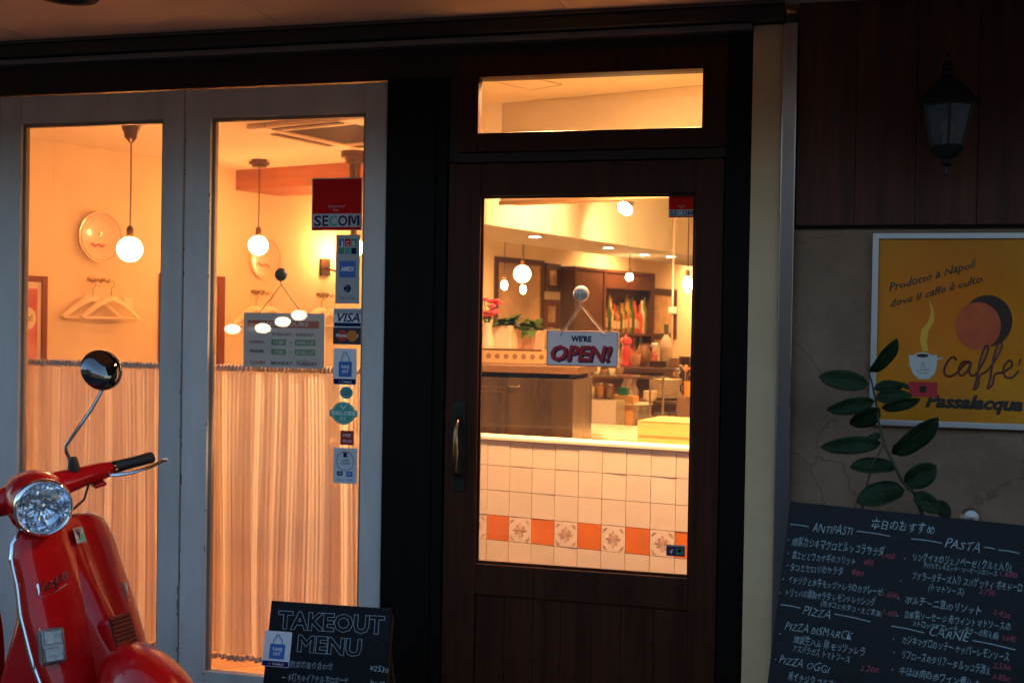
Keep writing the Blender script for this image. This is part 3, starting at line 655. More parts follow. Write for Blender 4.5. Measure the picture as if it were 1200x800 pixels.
word(t, g, W, Hh, 'OPEN HOURS', .20, .80, .235, .075, lt, y=-.0022, bold=.03)
word(t, g, W, Hh, 'TUESDAY - SUNDAY', .35, .88, .415, .055, dk, y=-.0022, bold=.03)
word(t, g, W, Hh, 'LUNCH', .08, .25, .555, .05, MATS['hours_red'], y=-.0022, bold=.04); word(t, g, W, Hh, 'DINNER', .08, .26, .725, .05, dk, y=-.0022, bold=.04)
word(t, g, W, Hh, 'CLOSED', .08, .28, .935, .055, MATS['hours_red'], y=-.0022, bold=.04)
for v, s1, s2 in ((.48, '11:30', '14:00 L.O'), (.655, '17:00', '21:00 L.O')):
    rect(t, g, .35, v, .53, v+.105, green, y=-.0018, r=.002); rect(t, g, .64, v, .89, v+.105, green, y=-.0018, r=.002)
    word(t, g, W, Hh, s1, .38, .50, v+.082, .06, lt, y=-.0022, bold=.03); word(t, g, W, Hh, s2, .66, .87, v+.082, .06, lt, y=-.0022, bold=.03)
    word(t, g, W, Hh, '~', .57, .61, v+.08, .06, dk, y=-.0022, bold=.03)
word(t, g, W, Hh, 'MONDAY , TUESDAY', .35, .92, .94, .062, dk, y=-.0022, bold=.04); word(t, g, W, Hh, '2nd & 4th', .66, .79, .865, .03, dk, y=-.0022)

# ------------------------------------------------------------------ potted plant behind the menu chalkboard
def lf_mat():
    m = mat('glossy_leaf', (.010, .027, .009), .6, spec=.2, var=.45, vscale=12, bump=.15, bscale=90); return m
plant = thing('potted_plant', 'leafy green plant with big oval leaves rising behind the menu chalkboard', 'plant', (.17, -.24, 0))
PY = -.22
def pp(px, py, dy=0): return at(px, py, PY+dy)-plant.location
barkm = mat('green_stem', (.035, .04, .018), .6, var=.2)
stempts = [(1017, 432), (1021, 445), (1026, 468), (1030, 495), (1036, 520), (1048, 545), (1058, 565), (1072, 578), (1083, 610), (1088, 660)]
sp = [pp(*q, .02*math.sin(k)) for k, q in enumerate(stempts)]
sp += [Vector((.02, .02, .5)), Vector((0, .01, .28))]
MB().tube(sp, [.0018, .0022, .0028, .0034, .004, .0045, .005, .0055, .006, .0065, .008, .010], 8).build('stem', barkm, plant, smooth=True)
MB().tube([pp(1058, 565), pp(1064, 574), pp(1080, 578), pp(1096, 588)], .0025, 6).tube([pp(1036, 520), pp(1022, 545), pp(1010, 590), Vector((.0, .02, .45)), Vector((0, .01, .28))], [.002, .003, .004, .005, .006], 6).build('stem', barkm, plant, smooth=True)
LV = [((1021, 437), (1053, 397), 21, -.02, 0), ((1018, 450), (959, 441), 23, .02, 1), ((1026, 470), (969, 481), 19, -.02, 1), ((1025, 466), (1069, 463), 17, .01, 2), ((1033, 479), (1079, 468), 15, -.03, 0),
      ((1031, 479), (996, 498), 26, .03, 2), ((1033, 519), (961, 524), 20, -.01, 1), ((1046, 533), (1101, 490), 28, -.03, 0), ((1050, 547), (995, 546), 22, 0, 0), ((1060, 566), (1098, 546), 28, .01, 1),
      ((1060, 572), (1003, 588), 30, -.02, 0), ((1071, 578), (1103, 600), 20, -.02, 1), ((1094, 588), (1114, 606), 18, .01, 2), ((1032, 508), (1012, 522), 12, .02, 0), ((1066, 456), (1054, 448), 6, .0, 0), ((1024, 455), (1060, 451), 15, .03, 2)]
for a, b_, wpx, dy, kind in LV:
    A = pp(*a); Bq = pp(*b_, dy); d = Bq-A; L = d.length; d.normalize()
    s = d.cross(Vector((0, -1, 0))).normalized(); nrm = s.cross(d).normalized()
    wd = wpx/1397*3.75/2; tw = (kind-1)*.5+random.uniform(-.25, .25); s = (s*math.cos(tw)+nrm*math.sin(tw)).normalized(); nrm = s.cross(d).normalized()
    def fn(u, v, A=A, d=d, s=s, nrm=nrm, L=L, wd=wd):
        ww = wd*max(.02, math.sin(PI*min(1, v**.9))**.55); q = (u-.5)*2
        return A+d*(v*L)+s*(q*ww)+nrm*(abs(q)*ww*.30-.06*L*(v-.5)**2*4+.02*L*math.sin(9*v+q))
    lf = MB().grid(fn, 6, 10).build('leaf', lf_mat(), plant, smooth=True, solid=.0006)
    MB().tube([A+d*(v*L)+nrm*(-.06*L*(v-.5)**2*4-.0008) for v in [k/8*.96 for k in range(9)]], [.0013*(1-.7*k/8) for k in range(9)], 5).build('midrib', mat('leaf_rib', (.04, .085, .03), .5), lf)
MB().lathe([(.085, 0), (.10, .01), (.125, .24), (.132, .245), (.132, .27), (.120, .27), (.116, .25), (0, .24)], 28).build('pot', mat('terracotta_pot', (.25, .10, .05), .8, var=.15), plant, smooth=True)
# ------------------------------------------------------------------ red scooter (local: X forward, Y rider's left, Z up)
HEAD = R(-7); STEER = R(-36)
red = mat('red_scooter_paint', (.50, .004, .006), .22, coat=.6, spec=.15)
red.node_tree.nodes['Principled BSDF'].inputs['Coat Roughness'].default_value = .03
sco = thing('scooter', 'glossy red motor scooter with round headlight parked in front of the white doors', 'scooter', (-2.123, -1.024, 0), HEAD)
rake = R(27)
def shx(z): return .055+(.90-z)*math.tan(rake)*.78
def half(z):                                     # half width of the leg shield at height z
    tab = [(.20, .10), (.30, .165), (.42, .205), (.55, .215), (.66, .212), (.74, .200), (.80, .197), (.845, .182), (.872, .155), (.888, .108), (.895, .0)]
    for (a, p), (b_, q) in zip(tab[:-1], tab[1:]):
        if z <= b_: t = (z-a)/(b_-a); t = max(0, min(1, t)); t = t*t*(3-2*t)*.35+t*.65; return p+(q-p)*t
    return 0
def shp(u, z, off=0):
    hw = half(z); y = u*hw
    back = .042*(abs(y)/.21)**2.2+.02*max(0, (abs(u)-.8)/.2)**2
    x = shx(z)-back-(.10*max(0, .36-z)/.16 if z < .36 else 0)
    return Vector((x+off, y, z))
zs = [.20+(.893-.20)*(1-(1-k/26)**1.6) for k in range(27)]
MB().grid(lambda u, v: shp(u*2-1, zs[int(round(v*26))]), 22, 26).build('leg_shield', red, sco, smooth=True, solid=.006)
edge = [shp(-1, z) for z in zs]+[shp(1, z) for z in reversed(zs)]
MB().tube(edge, .0055, 8).build('edge_trim', chrome, sco, smooth=True)
# pressed centre spine widening to the horn casing with its louvred grille
def spine(u, v):
    z = .872-.52*v; q = u*2-1
    wd = .030+.036*v+.026*max(0, (v-.25)/.75)**1.5
    h = .005+.079*max(0, min(1, (v-.12)/.62))**1.3
    bl = max(0, min(1, (v-.3)/.3)); prof = (1-bl)*(max(0, math.cos(q*PI/2))**1.1)+bl*(1-abs(q)**3.4)
    if v > .92: h *= 1-.5*(v-.92)/.08
    return Vector((shx(z)+h*prof-.001, q*wd, z))
MB().grid(spine, 14, 24).build('centre_spine', red, sco, smooth=True)
gz0, gz1 = .575, .665
def gp(z): return shx(z)+.060
nose = MB(); nose.box(-.05, .010, -.050, .050, -.056, .056)
Mn = Matrix.Translation((gp(.59)+.004, .0, .59)) @ Matrix.Rotation(-rake*.75, 4, 'Y')
no = MB().box(-.05, .008, -.044, .044, -.052, .048, M=Mn).build('horn_casing', red, sco, smooth=True, bevel=.018, seg=5)
for k in range(8):
    z = -.043+k*.0115
    MB().box(.006, .0125, -.040, .040, z, z+.0065, M=Mn).build('grille_louvre', mat('satin_red', (.22, .003, .004), .5), no, bevel=.0015)
    
MB().box(.0065, .0088, -.042, .042, -.046, .046, M=Mn).build('grille_gap', mat('dark_red_gap', (.03, .003, .003), .6), no)
# front indicators let into the edges of the shield
lens = mat('smoked_lens', (.12, .13, .14), .08, coat=1, var=.45, vscale=26, spec=.8)
for s in (-1, 1):
    q = shp(s*.80, .585 if s < 0 else .66)
    Mi = Matrix.Translation(q+(Vector((.012, s*.008, 0)) if s < 0 else Vector((-.006, -.008, -.018)))) @ Matrix.Rotation(s*R(28), 4, 'Z') @ Matrix.Rotation(-rake*.6, 4, 'Y')
    ind = MB().box(-.02, .012, -.034, .034, -.047, .047, M=Mi).build('indicator', lens, sco, smooth=True, bevel=.010, seg=4)
    MB().box(.010, .0150, -.024, .024, -.040, -.004, M=Mi).box(.010, .0150, -.024, .024, .004, .040, M=Mi).build('lens_rib', mat('clear_lens', (.20, .22, .25), .12, coat=1, var=.6, vscale=60), ind, bevel=.003)
    MB().tube([Mi @ Vector((.011, -.033*1, zz)) for zz in (-.05, 0, .05)], .0018, 5).build('lens_rim', chrome, ind)
# badge and script
Mb = Matrix.Translation(shp(.0, .845)+Vector((.014, 0, 0))) @ Matrix.Rotation(-rake*.75, 4, 'Y')
bd = MB().box(0, .003, -.019, .019, -.023, .023, M=Mb).build('badge', mat('badge_silver', (.35, .38, .45), .25, .6), sco, bevel=.002)
MB().add([Mb @ Vector(p) for p in ((.0035, .017, .021), (.0035, .017, -.021), (.0035, -.014, -.021))], [(0, 1, 2)]).build('badge_field', mat('badge_green', (.10, .42, .36), .3), bd)
MB().add([Mb @ Vector(p) for p in ((.0037, -.016, .019), (.0037, .010, .019), (.0037, -.004, -.002), (.0037, -.010, .003))], [(0, 1, 2, 3)]).build('badge_field', mat('badge_blue', (.02, .03, .12), .3), bd)
MB().tube([Mb @ Vector(p) for p in ((.0042, -.006, -.010), (.0042, -.002, .012), (.0042, .006, .012), (.0042, .007, .004), (.0042, -.002, .001))], .0013, 5).build('badge_letter', chrome, bd)
def onsh(y, z, off=.003): hw = half(z); return shp(y/hw, z, off)
me = text_mesh('Vespa', shear=.55, bold=-.004, extrude=.02)
xs_ = [v.co.x for v in me.vertices]; xa_, xw_ = min(xs_), max(xs_)-min(xs_)
for v in me.vertices:                             # wrap the slanted script over the curved shield
    u_ = (v.co.x-xa_)/xw_; v.co = onsh(-.170+.100*u_, .712+.030*u_+v.co.y*.040, .002+(v.co.z+.02)*.10)
me.materials.clear(); me.materials.append(chrome)
o = bpy.data.objects.new('script_badge', me); COL.objects.link(o); o.parent = sco
MB().tube([onsh(-.168, .704, .004), onsh(-.120, .714, .004), onsh(-.080, .728, .004)], .0014, 6).build('script_underline', chrome, sco)

# steering group -------------------------------------------------------------
ax = Vector((-math.sin(rake), 0, math.cos(rake)))
S0 = Vector((.0, 0, .93))
MS = Matrix.Translation((-.011, -.066, .006)) @ Matrix.Translation(S0) @ Matrix.Rotation(STEER, 4, ax) @ Matrix.Translation(-S0)
def SB(mb): mb.v = [tuple(MS @ Vector(v)) for v in mb.v]; return mb
# headset: one skin round the lamp that flows into both handlebar arms
def ring(c, ry, rz, tdir, n=20):
    t = Vector(tdir).normalized(); a = Vector((0, 0, 1)); a = (a-t*a.dot(t)).normalized(); b_ = t.cross(a)
    return [Vector(c)+b_*(ry*math.cos(2*PI*k/n))+a*(rz*math.sin(2*PI*k/n)) for k in range(n)]
def loft(rings, caps=True):
    m = MB(); n = len(rings[0]); vs = [p for r_ in rings for p in r_]; fs = []
    for j in range(len(rings)-1):
        for k in range(n): fs.append((j*n+k, j*n+(k+1) % n, (j+1)*n+(k+1) % n, (j+1)*n+k))
    if caps: fs += [tuple(range(n-1, -1, -1)), tuple(range((len(rings)-1)*n, len(rings)*n))]
    return m.add(vs, fs)
LC = Vector((.105, 0, .942)); tilt = R(4)
shell = loft([ring((.112, 0, .942), .082, .082, (1, 0, .04)), ring((.085, 0, .944), .090, .090, (1, 0, .04)), ring((.04, 0, .952), .090, .086, (1, 0, .1)), ring((-.02, 0, .962), .078, .066, (1, 0, .12)), ring((-.07, 0, .968), .058, .045, (1, 0, .15)), ring((-.095, 0, .97), .030, .024, (1, 0, .15))], False)
shell.v = [tuple(LC+(Vector(v)-LC)*.94) for v in shell.v]
SB(shell).build('headset', red, sco, smooth=True)
for s in (-1, 1):
    armr = loft([ring((.0, s*.03, .960), .050, .044, (0, s, .02)), ring((.0, s*.09, .961), .040, .036, (0, s, .0)), ring((-.008, s*.15, .958), .031, .029, (-.05, s, -.03)), ring((-.016, s*.20, .954), .026, .026, (-.1, s, -.06)), ring((-.022, s*.232, .951), .021, .021, (-.1, s, -.08))])
    h = SB(armr).build('handlebar_arm', red, sco, smooth=True)
    SB(MB().tube([(-.022, s*.230, .951), (-.026, s*.245, .950), (-.028, s*.30, .946), (-.03, s*.355, .942), (-.03, s*.362, .942)], [.014, .0185, .0165, .0175, .013], 14)).build('grip', rubber, h, smooth=True)
    SB(MB().cyl((-.02, s*.228, .951), (-.024, s*.236, .950), .0225, n=18)).build('collar', chrome, h, smooth=True)
    SB(MB().tube([(.0, s*.218, .940), (.018, s*.235, .938), (.032, s*.27, .935), (.028, s*.33, .932), (.012, s*.375, .934)], [.006, .007, .006, .0055, .005], 8, flat=.7).sphere((.010, s*.382, .934), .0085, 10, 8)).build('brake_lever', chrome, h, smooth=True)
    SB(MB().box(-.025, .020, min(s*.165, s*.200), max(s*.165, s*.200), .918, .930)).build('switch_block', red, h, bevel=.004)
for s in (1,): SB(MB().tube([(.004, s*.155, .935), (.035, s*.125, .905), (.02, s*.07, .872), (-.02, s*.04, .84)], .0035, 6)).build('cable', rubber, sco, smooth=True)
# headlight: bezel, reflector bowl, bulb shield, glass
lx = .113
Ml = Matrix.Translation((lx, 0, .942)) @ Matrix.Scale(.93, 4) @ Matrix.Rotation(R(90)-R(2), 4, 'Y')     # lathe axis forward
def SL(mb): return SB(mb)
hl = SL(MB().lathe([(.071, -.004), (.073, .006), (.078, .010), (.083, .006), (.085, -.004), (.085, -.016), (.080, -.016)], 40, Ml, caps=False)).build('headlight', chrome, sco, smooth=True)
# faceted reflector
vs = []; fs = []
rr = [.072, .060, .046, .030, .015]; dd = [-.002, -.020, -.034, -.040, -.044]; N = 24
for j, (r_, d_) in enumerate(zip(rr, dd)):
    for k in range(N): jit = random.uniform(-.007, .007) if 0 < j < 4 else 0; vs.append((r_*math.cos(2*PI*k/N), r_*math.sin(2*PI*k/N), d_+jit))
for j in range(len(rr)-1):
    for k in range(N): fs.append((j*N+k, j*N+(k+1) % N, (j+1)*N+(k+1) % N, (j+1)*N+k))
fs.append(tuple(range(4*N, 5*N)))
SL(MB().add(vs, fs, Ml)).build('reflector', mat('mirror_reflector', (.8, .84, .9), .07, 1), hl)
SL(MB().lathe([(0, -.012), (.010, -.014), (.014, -.020), (.013, -.040)], 16, Ml)).build('bulb_shield', chrome, hl, smooth=True)
SL(MB().lathe([(0, .012), (.03, .0105), (.055, .006), (.0715, -.001)], 32, Ml)).build('lens', glass('headlight_glass', (.93, .96, 1), .06), hl, smooth=True)
# mirror on the rider's left arm
cl_ = Vector((-.0, .085, 1.0))
SB(MB().lathe([(.017, 0), (.016, .012), (.013, .034), (.010, .040), (0, .041)], 14, Matrix.Translation((.004, .125, .985)) @ Matrix.Rotation(R(-8), 4, 'X'))).build('mirror_boot', rubber, sco, smooth=True)
mp_ = [(.004, .121, 1.02), (.002, .118, 1.045), (.0, .120, 1.060), (-.006, .215, 1.14), (-.012, .270, 1.195), (-.014, .280, 1.212)]
ms = SB(MB().tube(mp_, .0050, 8)).build('mirror_stem', mat('dark_chrome', (.35, .35, .36), .15, 1), sco, smooth=True)
Mm = Matrix.Translation((-.022, .277, 1.240)) @ Matrix.Scale(1.1, 4) @ Matrix.Rotation(R(68), 4, 'Y') @ Matrix.Rotation(R(-12), 4, 'X')
SB(MB().lathe([(.0, .020), (.022, .0185), (.040, .013), (.051, .004), (.0555, -.005), (.055, -.011), (.052, -.012)], 36, Mm)).build('mirror_shell', mat('black_chrome', (.16, .165, .18), .05, 1), ms, smooth=True)
SB(MB().lathe([(0, -.011), (.052, -.0115)], 36, Mm)).build('mirror_glass', chrome, ms, smooth=True)
# front wheel, fender and leading link
WC = Vector((.385, 0, .232))
def SW(mb): return SB(mb)
MS = Matrix.Translation((.035, -.012, .006)) @ Matrix.Translation(S0) @ Matrix.Rotation(STEER, 4, ax) @ Matrix.Translation(-S0)
My = Matrix.Translation(WC) @ Matrix.Rotation(R(90), 4, 'X')
tyre = SW(MB().lathe([(.140, -.045), (.175, -.052), (.200, -.045), (.213, -.020), (.215, 0), (.213, .020), (.200, .045), (.175, .052), (.140, .045)], 40, My)).build('front_wheel', rubber, sco, smooth=True)
SW(MB().lathe([(0, -.03), (.05, -.035), (.06, -.02), (.125, -.03), (.142, -.046), (.142, .046), (.125, .03), (.06, .02), (.05, .035), (0, .03)], 32, My)).build('rim', alu, tyre, smooth=True)
def fend(u, v):
    a = R(-42)+R(205)*v; q = (u*2-1)
    c = WC+Vector((-.015, 0, .055)); rr_ = .292+.020*math.sin(PI*v)
    wdt = .118*(math.sin(PI*(.10+.80*v))**.55); th = q*PI*.5
    rad = rr_-.16*(1-math.cos(th))**.95; y = wdt*math.sin(th)*1.0
    return c+Vector((rad*math.cos(a), y, rad*math.sin(a)))
fe = SW(MB().grid(fend, 22, 30)).build('front_fender', red, sco, smooth=True, solid=.003)
cr_ = [fend(.5, v)+Vector((0, 0, 0)) for v in [.14+.31*k/10 for k in range(11)]]
cr2 = [WC+Vector((-.015, 0, .055))+(p-(WC+Vector((-.015, 0, .055))))*1.012 for p in cr_]
SW(MB().tube(cr2, [.004]+[.011]*9+[.004], 8, flat=.5)).build('fender_crest', mat('dark_chrome', (.35, .35, .36), .15, 1), fe, smooth=True)
SW(MB().cyl((.26, -.0, .42), (.30, -.0, .36), .024, n=14).tube([(.30, .02, .36), (.35, .07, .31), (.40, .075, .215)], .018, 10)).build('fork', alu, sco, smooth=True)
loftz = [[(xa, -y_, z_), (xb, -y_, z_), (xb, y_, z_), (xa, y_, z_)] for xa, xb, y_, z_ in ((-.08, .10, .150, .30), (-.06, .12, .140, .46), (-.015, .10, .115, .66), (.01, .08, .10, .705))]
loft([[Vector(p) for p in r_] for r_ in loftz]).build('glovebox', red, sco, smooth=True, bevel=.018, seg=4)
# floor, seat, body, rear wheel
MB().box(-.42, .12, -.17, .17, .235, .262).build('floorboard', red, sco, bevel=.012, seg=3)
def body(u, v):
    # v along length from front of seat box to tail, u around from left sill over the top to the right sill
    x = -.36-.72*v; wd = .135+.085*math.sin(PI*min(1, .18+.85*v))**.8; top = .70+.015*math.sin(PI*v)-.12*max(0, v-.75)/.25
    bot = .24+.10*v; a = PI*u; cz = (top+bot)/2; rz = (top-bot)/2
    return Vector((x-.03*math.sin(PI*u)*(1-v), wd*math.cos(a)*(1-.25*max(0, v-.8)/.2), bot+(top-bot)*abs(math.sin(a))**.42))
MB().grid(body, 26, 20).build('rear_body', red, sco, smooth=True, solid=.003)
for s in (-1, 1):
    def cowl(u, v, s=s):
        a = PI*v; b_ = PI*u; return Vector((-.76-.31*math.cos(a), s*(.150+.095*math.sin(a)**.6*math.sin(b_)**.6), .46+.185*math.sin(a)**.7*math.cos(b_)))
    MB().grid(cowl, 16, 22).build('side_cowl', red, sco, smooth=True)
def seat(u, v):
    x = -.34-.66*v; a = PI*u; wd = .105+.045*math.sin(PI*min(1, .25+.7*v)); zt = .795-.02*math.sin(PI*2*v)+.01*v
    return Vector((x, wd*math.cos(a), .705+(zt-.705)*abs(math.sin(a))**.4))
MB().grid(seat, 20, 18).build('seat', mat('black_seat_vinyl', (.015, .014, .014), .5, bump=.2), sco, smooth=True, solid=.004)
MB().prism([(-.36, .27), (-.30, .27), (-.335, .50), (-.34, .71), (-.40, .71)], -.12, .12).build('seat_front_panel', red, sco, bevel=.02, seg=3)
My = Matrix.Translation((-.86, 0, .215)) @ Matrix.Rotation(R(90), 4, 'X')
ty = MB().lathe([(.140, -.05), (.175, -.056), (.200, -.048), (.213, -.022), (.215, 0), (.213, .022), (.200, .048), (.175, .056), (.140, .05)], 40, My).build('rear_wheel', rubber, sco, smooth=True)
MB().lathe([(0, -.03), (.05, -.035), (.06, -.02), (.125, -.03), (.142, -.046), (.142, .046), (.125, .03), (.06, .02), (.05, .035), (0, .03)], 32, My).build('rim', alu, ty, smooth=True)
MB().tube([(-1.06, 0, .66), (-1.10, 0, .63), (-1.11, 0, .58)], [.02, .045, .035], 12).build('tail_lamp', mat('tail_red', (.35, .01, .01), .2, coat=1), sco, smooth=True)
MB().tube([(-.42, .10, .24), (-.44, .14, .12), (-.44, .17, .004)], .011, 8).tube([(-.42, -.10, .24), (-.44, -.14, .12), (-.44, -.17, .004)], .011, 8).build('centre_stand', black_metal, sco)
# ================================================================== interior
CEIL = 2.5
WYAW = R(70.1); wdir = Vector((math.cos(WYAW), math.sin(WYAW), 0)); wn = Vector((math.sin(WYAW), -math.cos(WYAW), 0))   # long side wall, wn faces the room
WP = Vector((-4.546, 2.018, 0))
def onwall(px, py, off=0.0):
    r = ray(px, py); k = (WP+wn*off-CAM).dot(wn)/r.dot(wn); return CAM+r*k
def onz(px, py, z): r = ray(px, py); return CAM+r*((z-CAM.z)/r.z)
WPA = WP-wdir*(1.95/wdir.y)                       # wall foot at the facade
Lw = 12.6; WPB = WPA+wdir*Lw
MW = Matrix.Translation(WPA) @ Matrix.Rotation(WYAW, 4, 'Z')
BOX(-.3, Lw, 0, .12, -.012, CEIL, M=MW).build('interior_side_wall', plaster, kind='structure')
MB().box(WPB.x-.2, 1.2, WPB.y-.1, WPB.y, -.012, CEIL).build('interior_end_wall', plaster, kind='structure')
MB().box(.35, .45, .1, WPB.y-.101, -.012, CEIL).build('interior_kitchen_wall', plaster, kind='structure')
MB().box(-5.6, .5, .165, WPB.y+.1, CEIL, CEIL+.12).build('interior_ceiling', ceil_paint, kind='structure')
MB().box(-6, 1.3, .02, WPB.y+.3, CEIL+.121, CEIL+3).build('upper_floor', MATS['upper_render'], kind='structure')

# interior floor: terracotta tiles laid diagonally, with open joints near the window, plain screed beyond
fl = BOX(-5.6, .45, .11, WPB.y, -.011, -.004).build('interior_floor', mat('floor_grout', (.10, .07, .045), .8), kind='structure')
tm = MB().box(-.148, .148, -.148, .148, 0, .007).mesh('tile', mat('terracotta_floor_tile', (.42, .20, .09), .4, var=.22, vscale=4))
cnt = 0
for i in range(-12, 13):
    for j in range(-12, 13):
        p = Matrix.Rotation(R(38), 3, 'Z') @ Vector((i*.302, j*.302, 0))+Vector((-3.3, 1.2, -.0035))
        if -4.6 < p.x < -1.4 and .33 < p.y < 2.6:
            o = bpy.data.objects.new('tile', tm); COL.objects.link(o); o.parent = fl; o.location = p; o.rotation_euler.z = R(38); cnt += 1

# boxed beam under the ceiling
BM = thing('ceiling_beam', 'reddish brown boxed beam crossing the ceiling behind the pendant lamps', 'beam', (-4.215, 3.58, 2.362), R(-15.7))
bmt = mat('beam_brown', (.40, .155, .055), .6, var=.15, vscale=6, stretch=(.3, 3, 3))
BOX(0, 4.6, 0, .42, 0, .1375).build('beam_box', bmt, BM, bevel=.004)
MB().box(.10, 4.6, .43, .60, .02, .075).box(.3, 4.6, .61, .70, .035, .1).build('moulding', mat('moulding_orange', (.55, .30, .13), .6), BM, bevel=.004)

# air conditioner cassette
AC = thing('air_conditioner', 'square ceiling air conditioner cassette with a brown grille above the pendant lamps', 'air conditioner', (-3.03, 1.80, CEIL), R(73))
aw = mat('cassette_plastic', (.62, .50, .36), .5); ag = mat('cassette_grille', (.16, .085, .035), .6)
S = .78
MB().box(0, S, -S, -S+.14, -.030, 0).box(0, S, -.14, 0, -.030, 0).box(0, .14, -S+.14, -.14, -.0295, 0).box(S-.14, S, -S+.14, -.14, -.0295, 0).build('panel', aw, AC, bevel=.012, seg=3)
BOX(.142, S-.142, -S+.142, -.142, -.022, -.004).build('grille', ag, AC)
for k in range(16):
    yy = -S+.155+k*.0305; BOX(.145, S-.145, yy, yy+.008, -.027, -.0225).build('slat', ag, AC)
for a in ((.16, S-.16, -S+.03, -S+.075), (.16, S-.16, -.075, -.03), (.03, .075, -S+.16, -.16), (S-.075, S-.03, -S+.16, -.16)): BOX(*a, -.036, -.031).build('louvre', ag, AC, bevel=.002)

# pendant lamps
bulbm = emis('lit_globe_bulb', WARM, 31)
def pendant(label, px, py, bx, by, bulb_r=.066, canopy='cone', off=0):
    c = onz(px, py, CEIL); d = (c-CAM).dot(fwd); b = seen(bx, by, d)
    zb = b.z; t = thing('pendant_lamp', label, 'lamp', (c.x, c.y, CEIL), group='pendant globe lamps')
    cm = mat('pendant_bronze', (.16, .10, .05), .35, .9)
    if canopy == 'cone': pr = [(.060, 0), (.062, -.012), (.052, -.020), (.046, -.045), (.040, -.050), (.034, -.082), (.026, -.090), (.012, -.105), (.006, -.110)]
    elif canopy == 'flat': pr = [(.050, 0), (.050, -.014), (.066, -.016), (.066, -.030), (.048, -.034), (.046, -.044), (.008, -.047)]
    else: pr = [(.085, 0), (.085, -.035), (.060, -.045), (.055, -.07), (.035, -.08), (.032, -.20), (.02, -.21), (.006, -.22)]
    MB().lathe(pr, 28).build('canopy', cm, t, smooth=True)
    z1 = zb-CEIL
    MB().tube([(0, 0, -.10 if canopy != 'flat' else -.046), (.002, 0, z1*.5), (0, 0, z1+bulb_r+.045)], .0035, 6).build('cord', mat('brown_cord', (.05, .025, .012), .6), t)
    MB().lathe([(.006, z1+bulb_r+.060), (.014, z1+bulb_r+.052), (.019, z1+bulb_r+.040), (.019, z1+bulb_r+.004), (.015, z1+bulb_r-.008)], 18).build('socket', cm, t, smooth=True)
    M_ = MB().sphere((0, 0, z1), bulb_r, 24, 16); M_.lathe([(.016, z1+bulb_r-.008), (.024, z1+bulb_r-.016), (.034, z1+bulb_r*.82)], 18)
    M_.build('bulb', bulbm, t, smooth=True)
    return t
pendant('glowing globe pendant lamp in the left white door under a bell shaped canopy', 154, 143.5, 152, 292)
pendant('glowing globe pendant lamp in the right white door hanging from a flat round canopy', 304, 187.5, 301, 287.5, .062, 'flat')
pendant('pendant lamp partly hidden behind the red security sticker, on a stepped canopy', 416, 178, 411, 290, .060, 'tall')

# side wall ornaments: things on the long wall take a frame with X along the wall, -Y into the room
def wallthing(name, label, cat, px, py, group=None, off=.0):
    q = onwall(px, py, off); t = thing(name, label, cat, tuple(q), WYAW, group); return t
def wl(t, px, py):
    q = onwall(px, py, 0)-t.location; return (q.dot(wdir), q.z)
dish = mat('glazed_dish', (.84, .70, .52), .25, coat=.6, var=.06); pinkp = mat('dish_pink', (.72, .28, .24), .4); dshade = mat('dish_rim', (.62, .42, .26), .4)
def plate(label, px, py, r):
    t = wallthing('wall_plate', label, 'plate', px, py, 'decorative plates on the long wall')
    Mx = Matrix.Rotation(R(90), 4, 'X')
    MB().lathe([(0, .012), (r*.62, .012), (r*.70, .020), (r*.95, .034), (r, .036), (r, .030), (r*.7, .010), (0, .002)], 48, Mx).build('dish', dish, t, smooth=True)
    MB().tube([(r*.90*math.cos(2*PI*k/48), -.034, r*.90*math.sin(2*PI*k/48)) for k in range(49)], .0025, 5).build('rim_line', dshade, t)
    return t
p1 = plate('large round decorative plate on the wall to the left of the left pendant bulb', 115, 278, .158)
stroke(p1, [(-.055, -.040), (-.03, -.055), (-.005, -.045), (.02, -.055), (.035, -.045)], lambda a, b_: (a, b_), pinkp, .008, y=-.015, name='brush_mark')
MB().sphere((.0, -.014, .02), .008, 10, 8).build('knob', dshade, p1)
p2 = plate('round decorative plate on the wall partly behind the bulb of the flat canopy pendant', 308, 303, .150)
stroke(p2, [(-.05, -.03), (-.02, -.05), (.02, -.04), (.05, -.06)], lambda a, b_: (a, b_), pinkp, .006, y=-.015, name='brush_mark')
hang_m = mat('pale_wood_hanger', (.90, .76, .56), .5, var=.1)
def hanger(label, px, py, dx, dy_):
    t = wallthing('coat_hanger', label, 'hanger', px, py, 'wooden coat hangers on wall hooks')
    W2 = .205
    for s in (-1, 1):
        pts_ = [(dx, -dy_, -.115), (dx+s*.035, -dy_, -.122), (dx+s*.09, -dy_, -.150), (dx+s*.155, -dy_, -.195), (dx+s*W2, -dy_, -.232)]
        MB().tube(pts_, [.024, .026, .022, .019, .015], 8, flat=.45).build('arm', hang_m, t, smooth=True)
    MB().tube([(dx-W2+.01, -dy_, -.236), (dx+W2-.01, -dy_, -.236)], .0065, 8).build('bar', hang_m, t, smooth=True)
    hk = [(dx, -dy_, -.10), (dx, -dy_, -.055), (dx+.018, -dy_, -.040), (dx+.020, -dy_, -.018), (dx+.004, -dy_, -.006), (dx-.012, -dy_, -.012), (dx-.014, -dy_, -.024)]
    MB().tube(hk, .0024, 6).build('hook', brass, t, smooth=True)
    return t
def rail(label, px, py):
    t = wallthing('hook_rail', label, 'hook rail', px, py, 'small brass hook rails')
    MB().prism(rrect(-.065, .065, -.012, .014, .006), -.006, 0).build('back_plate', brass, t, bevel=.001)
    for s in (-1, 0, 1):
        MB().tube([(s*.05, -.004, 0), (s*.05, -.034, -.006), (s*.05, -.040, -.020), (s*.05, -.052, -.014), (s*.05, -.056, .006)], .004, 6).build('hook', brass, t, smooth=True)
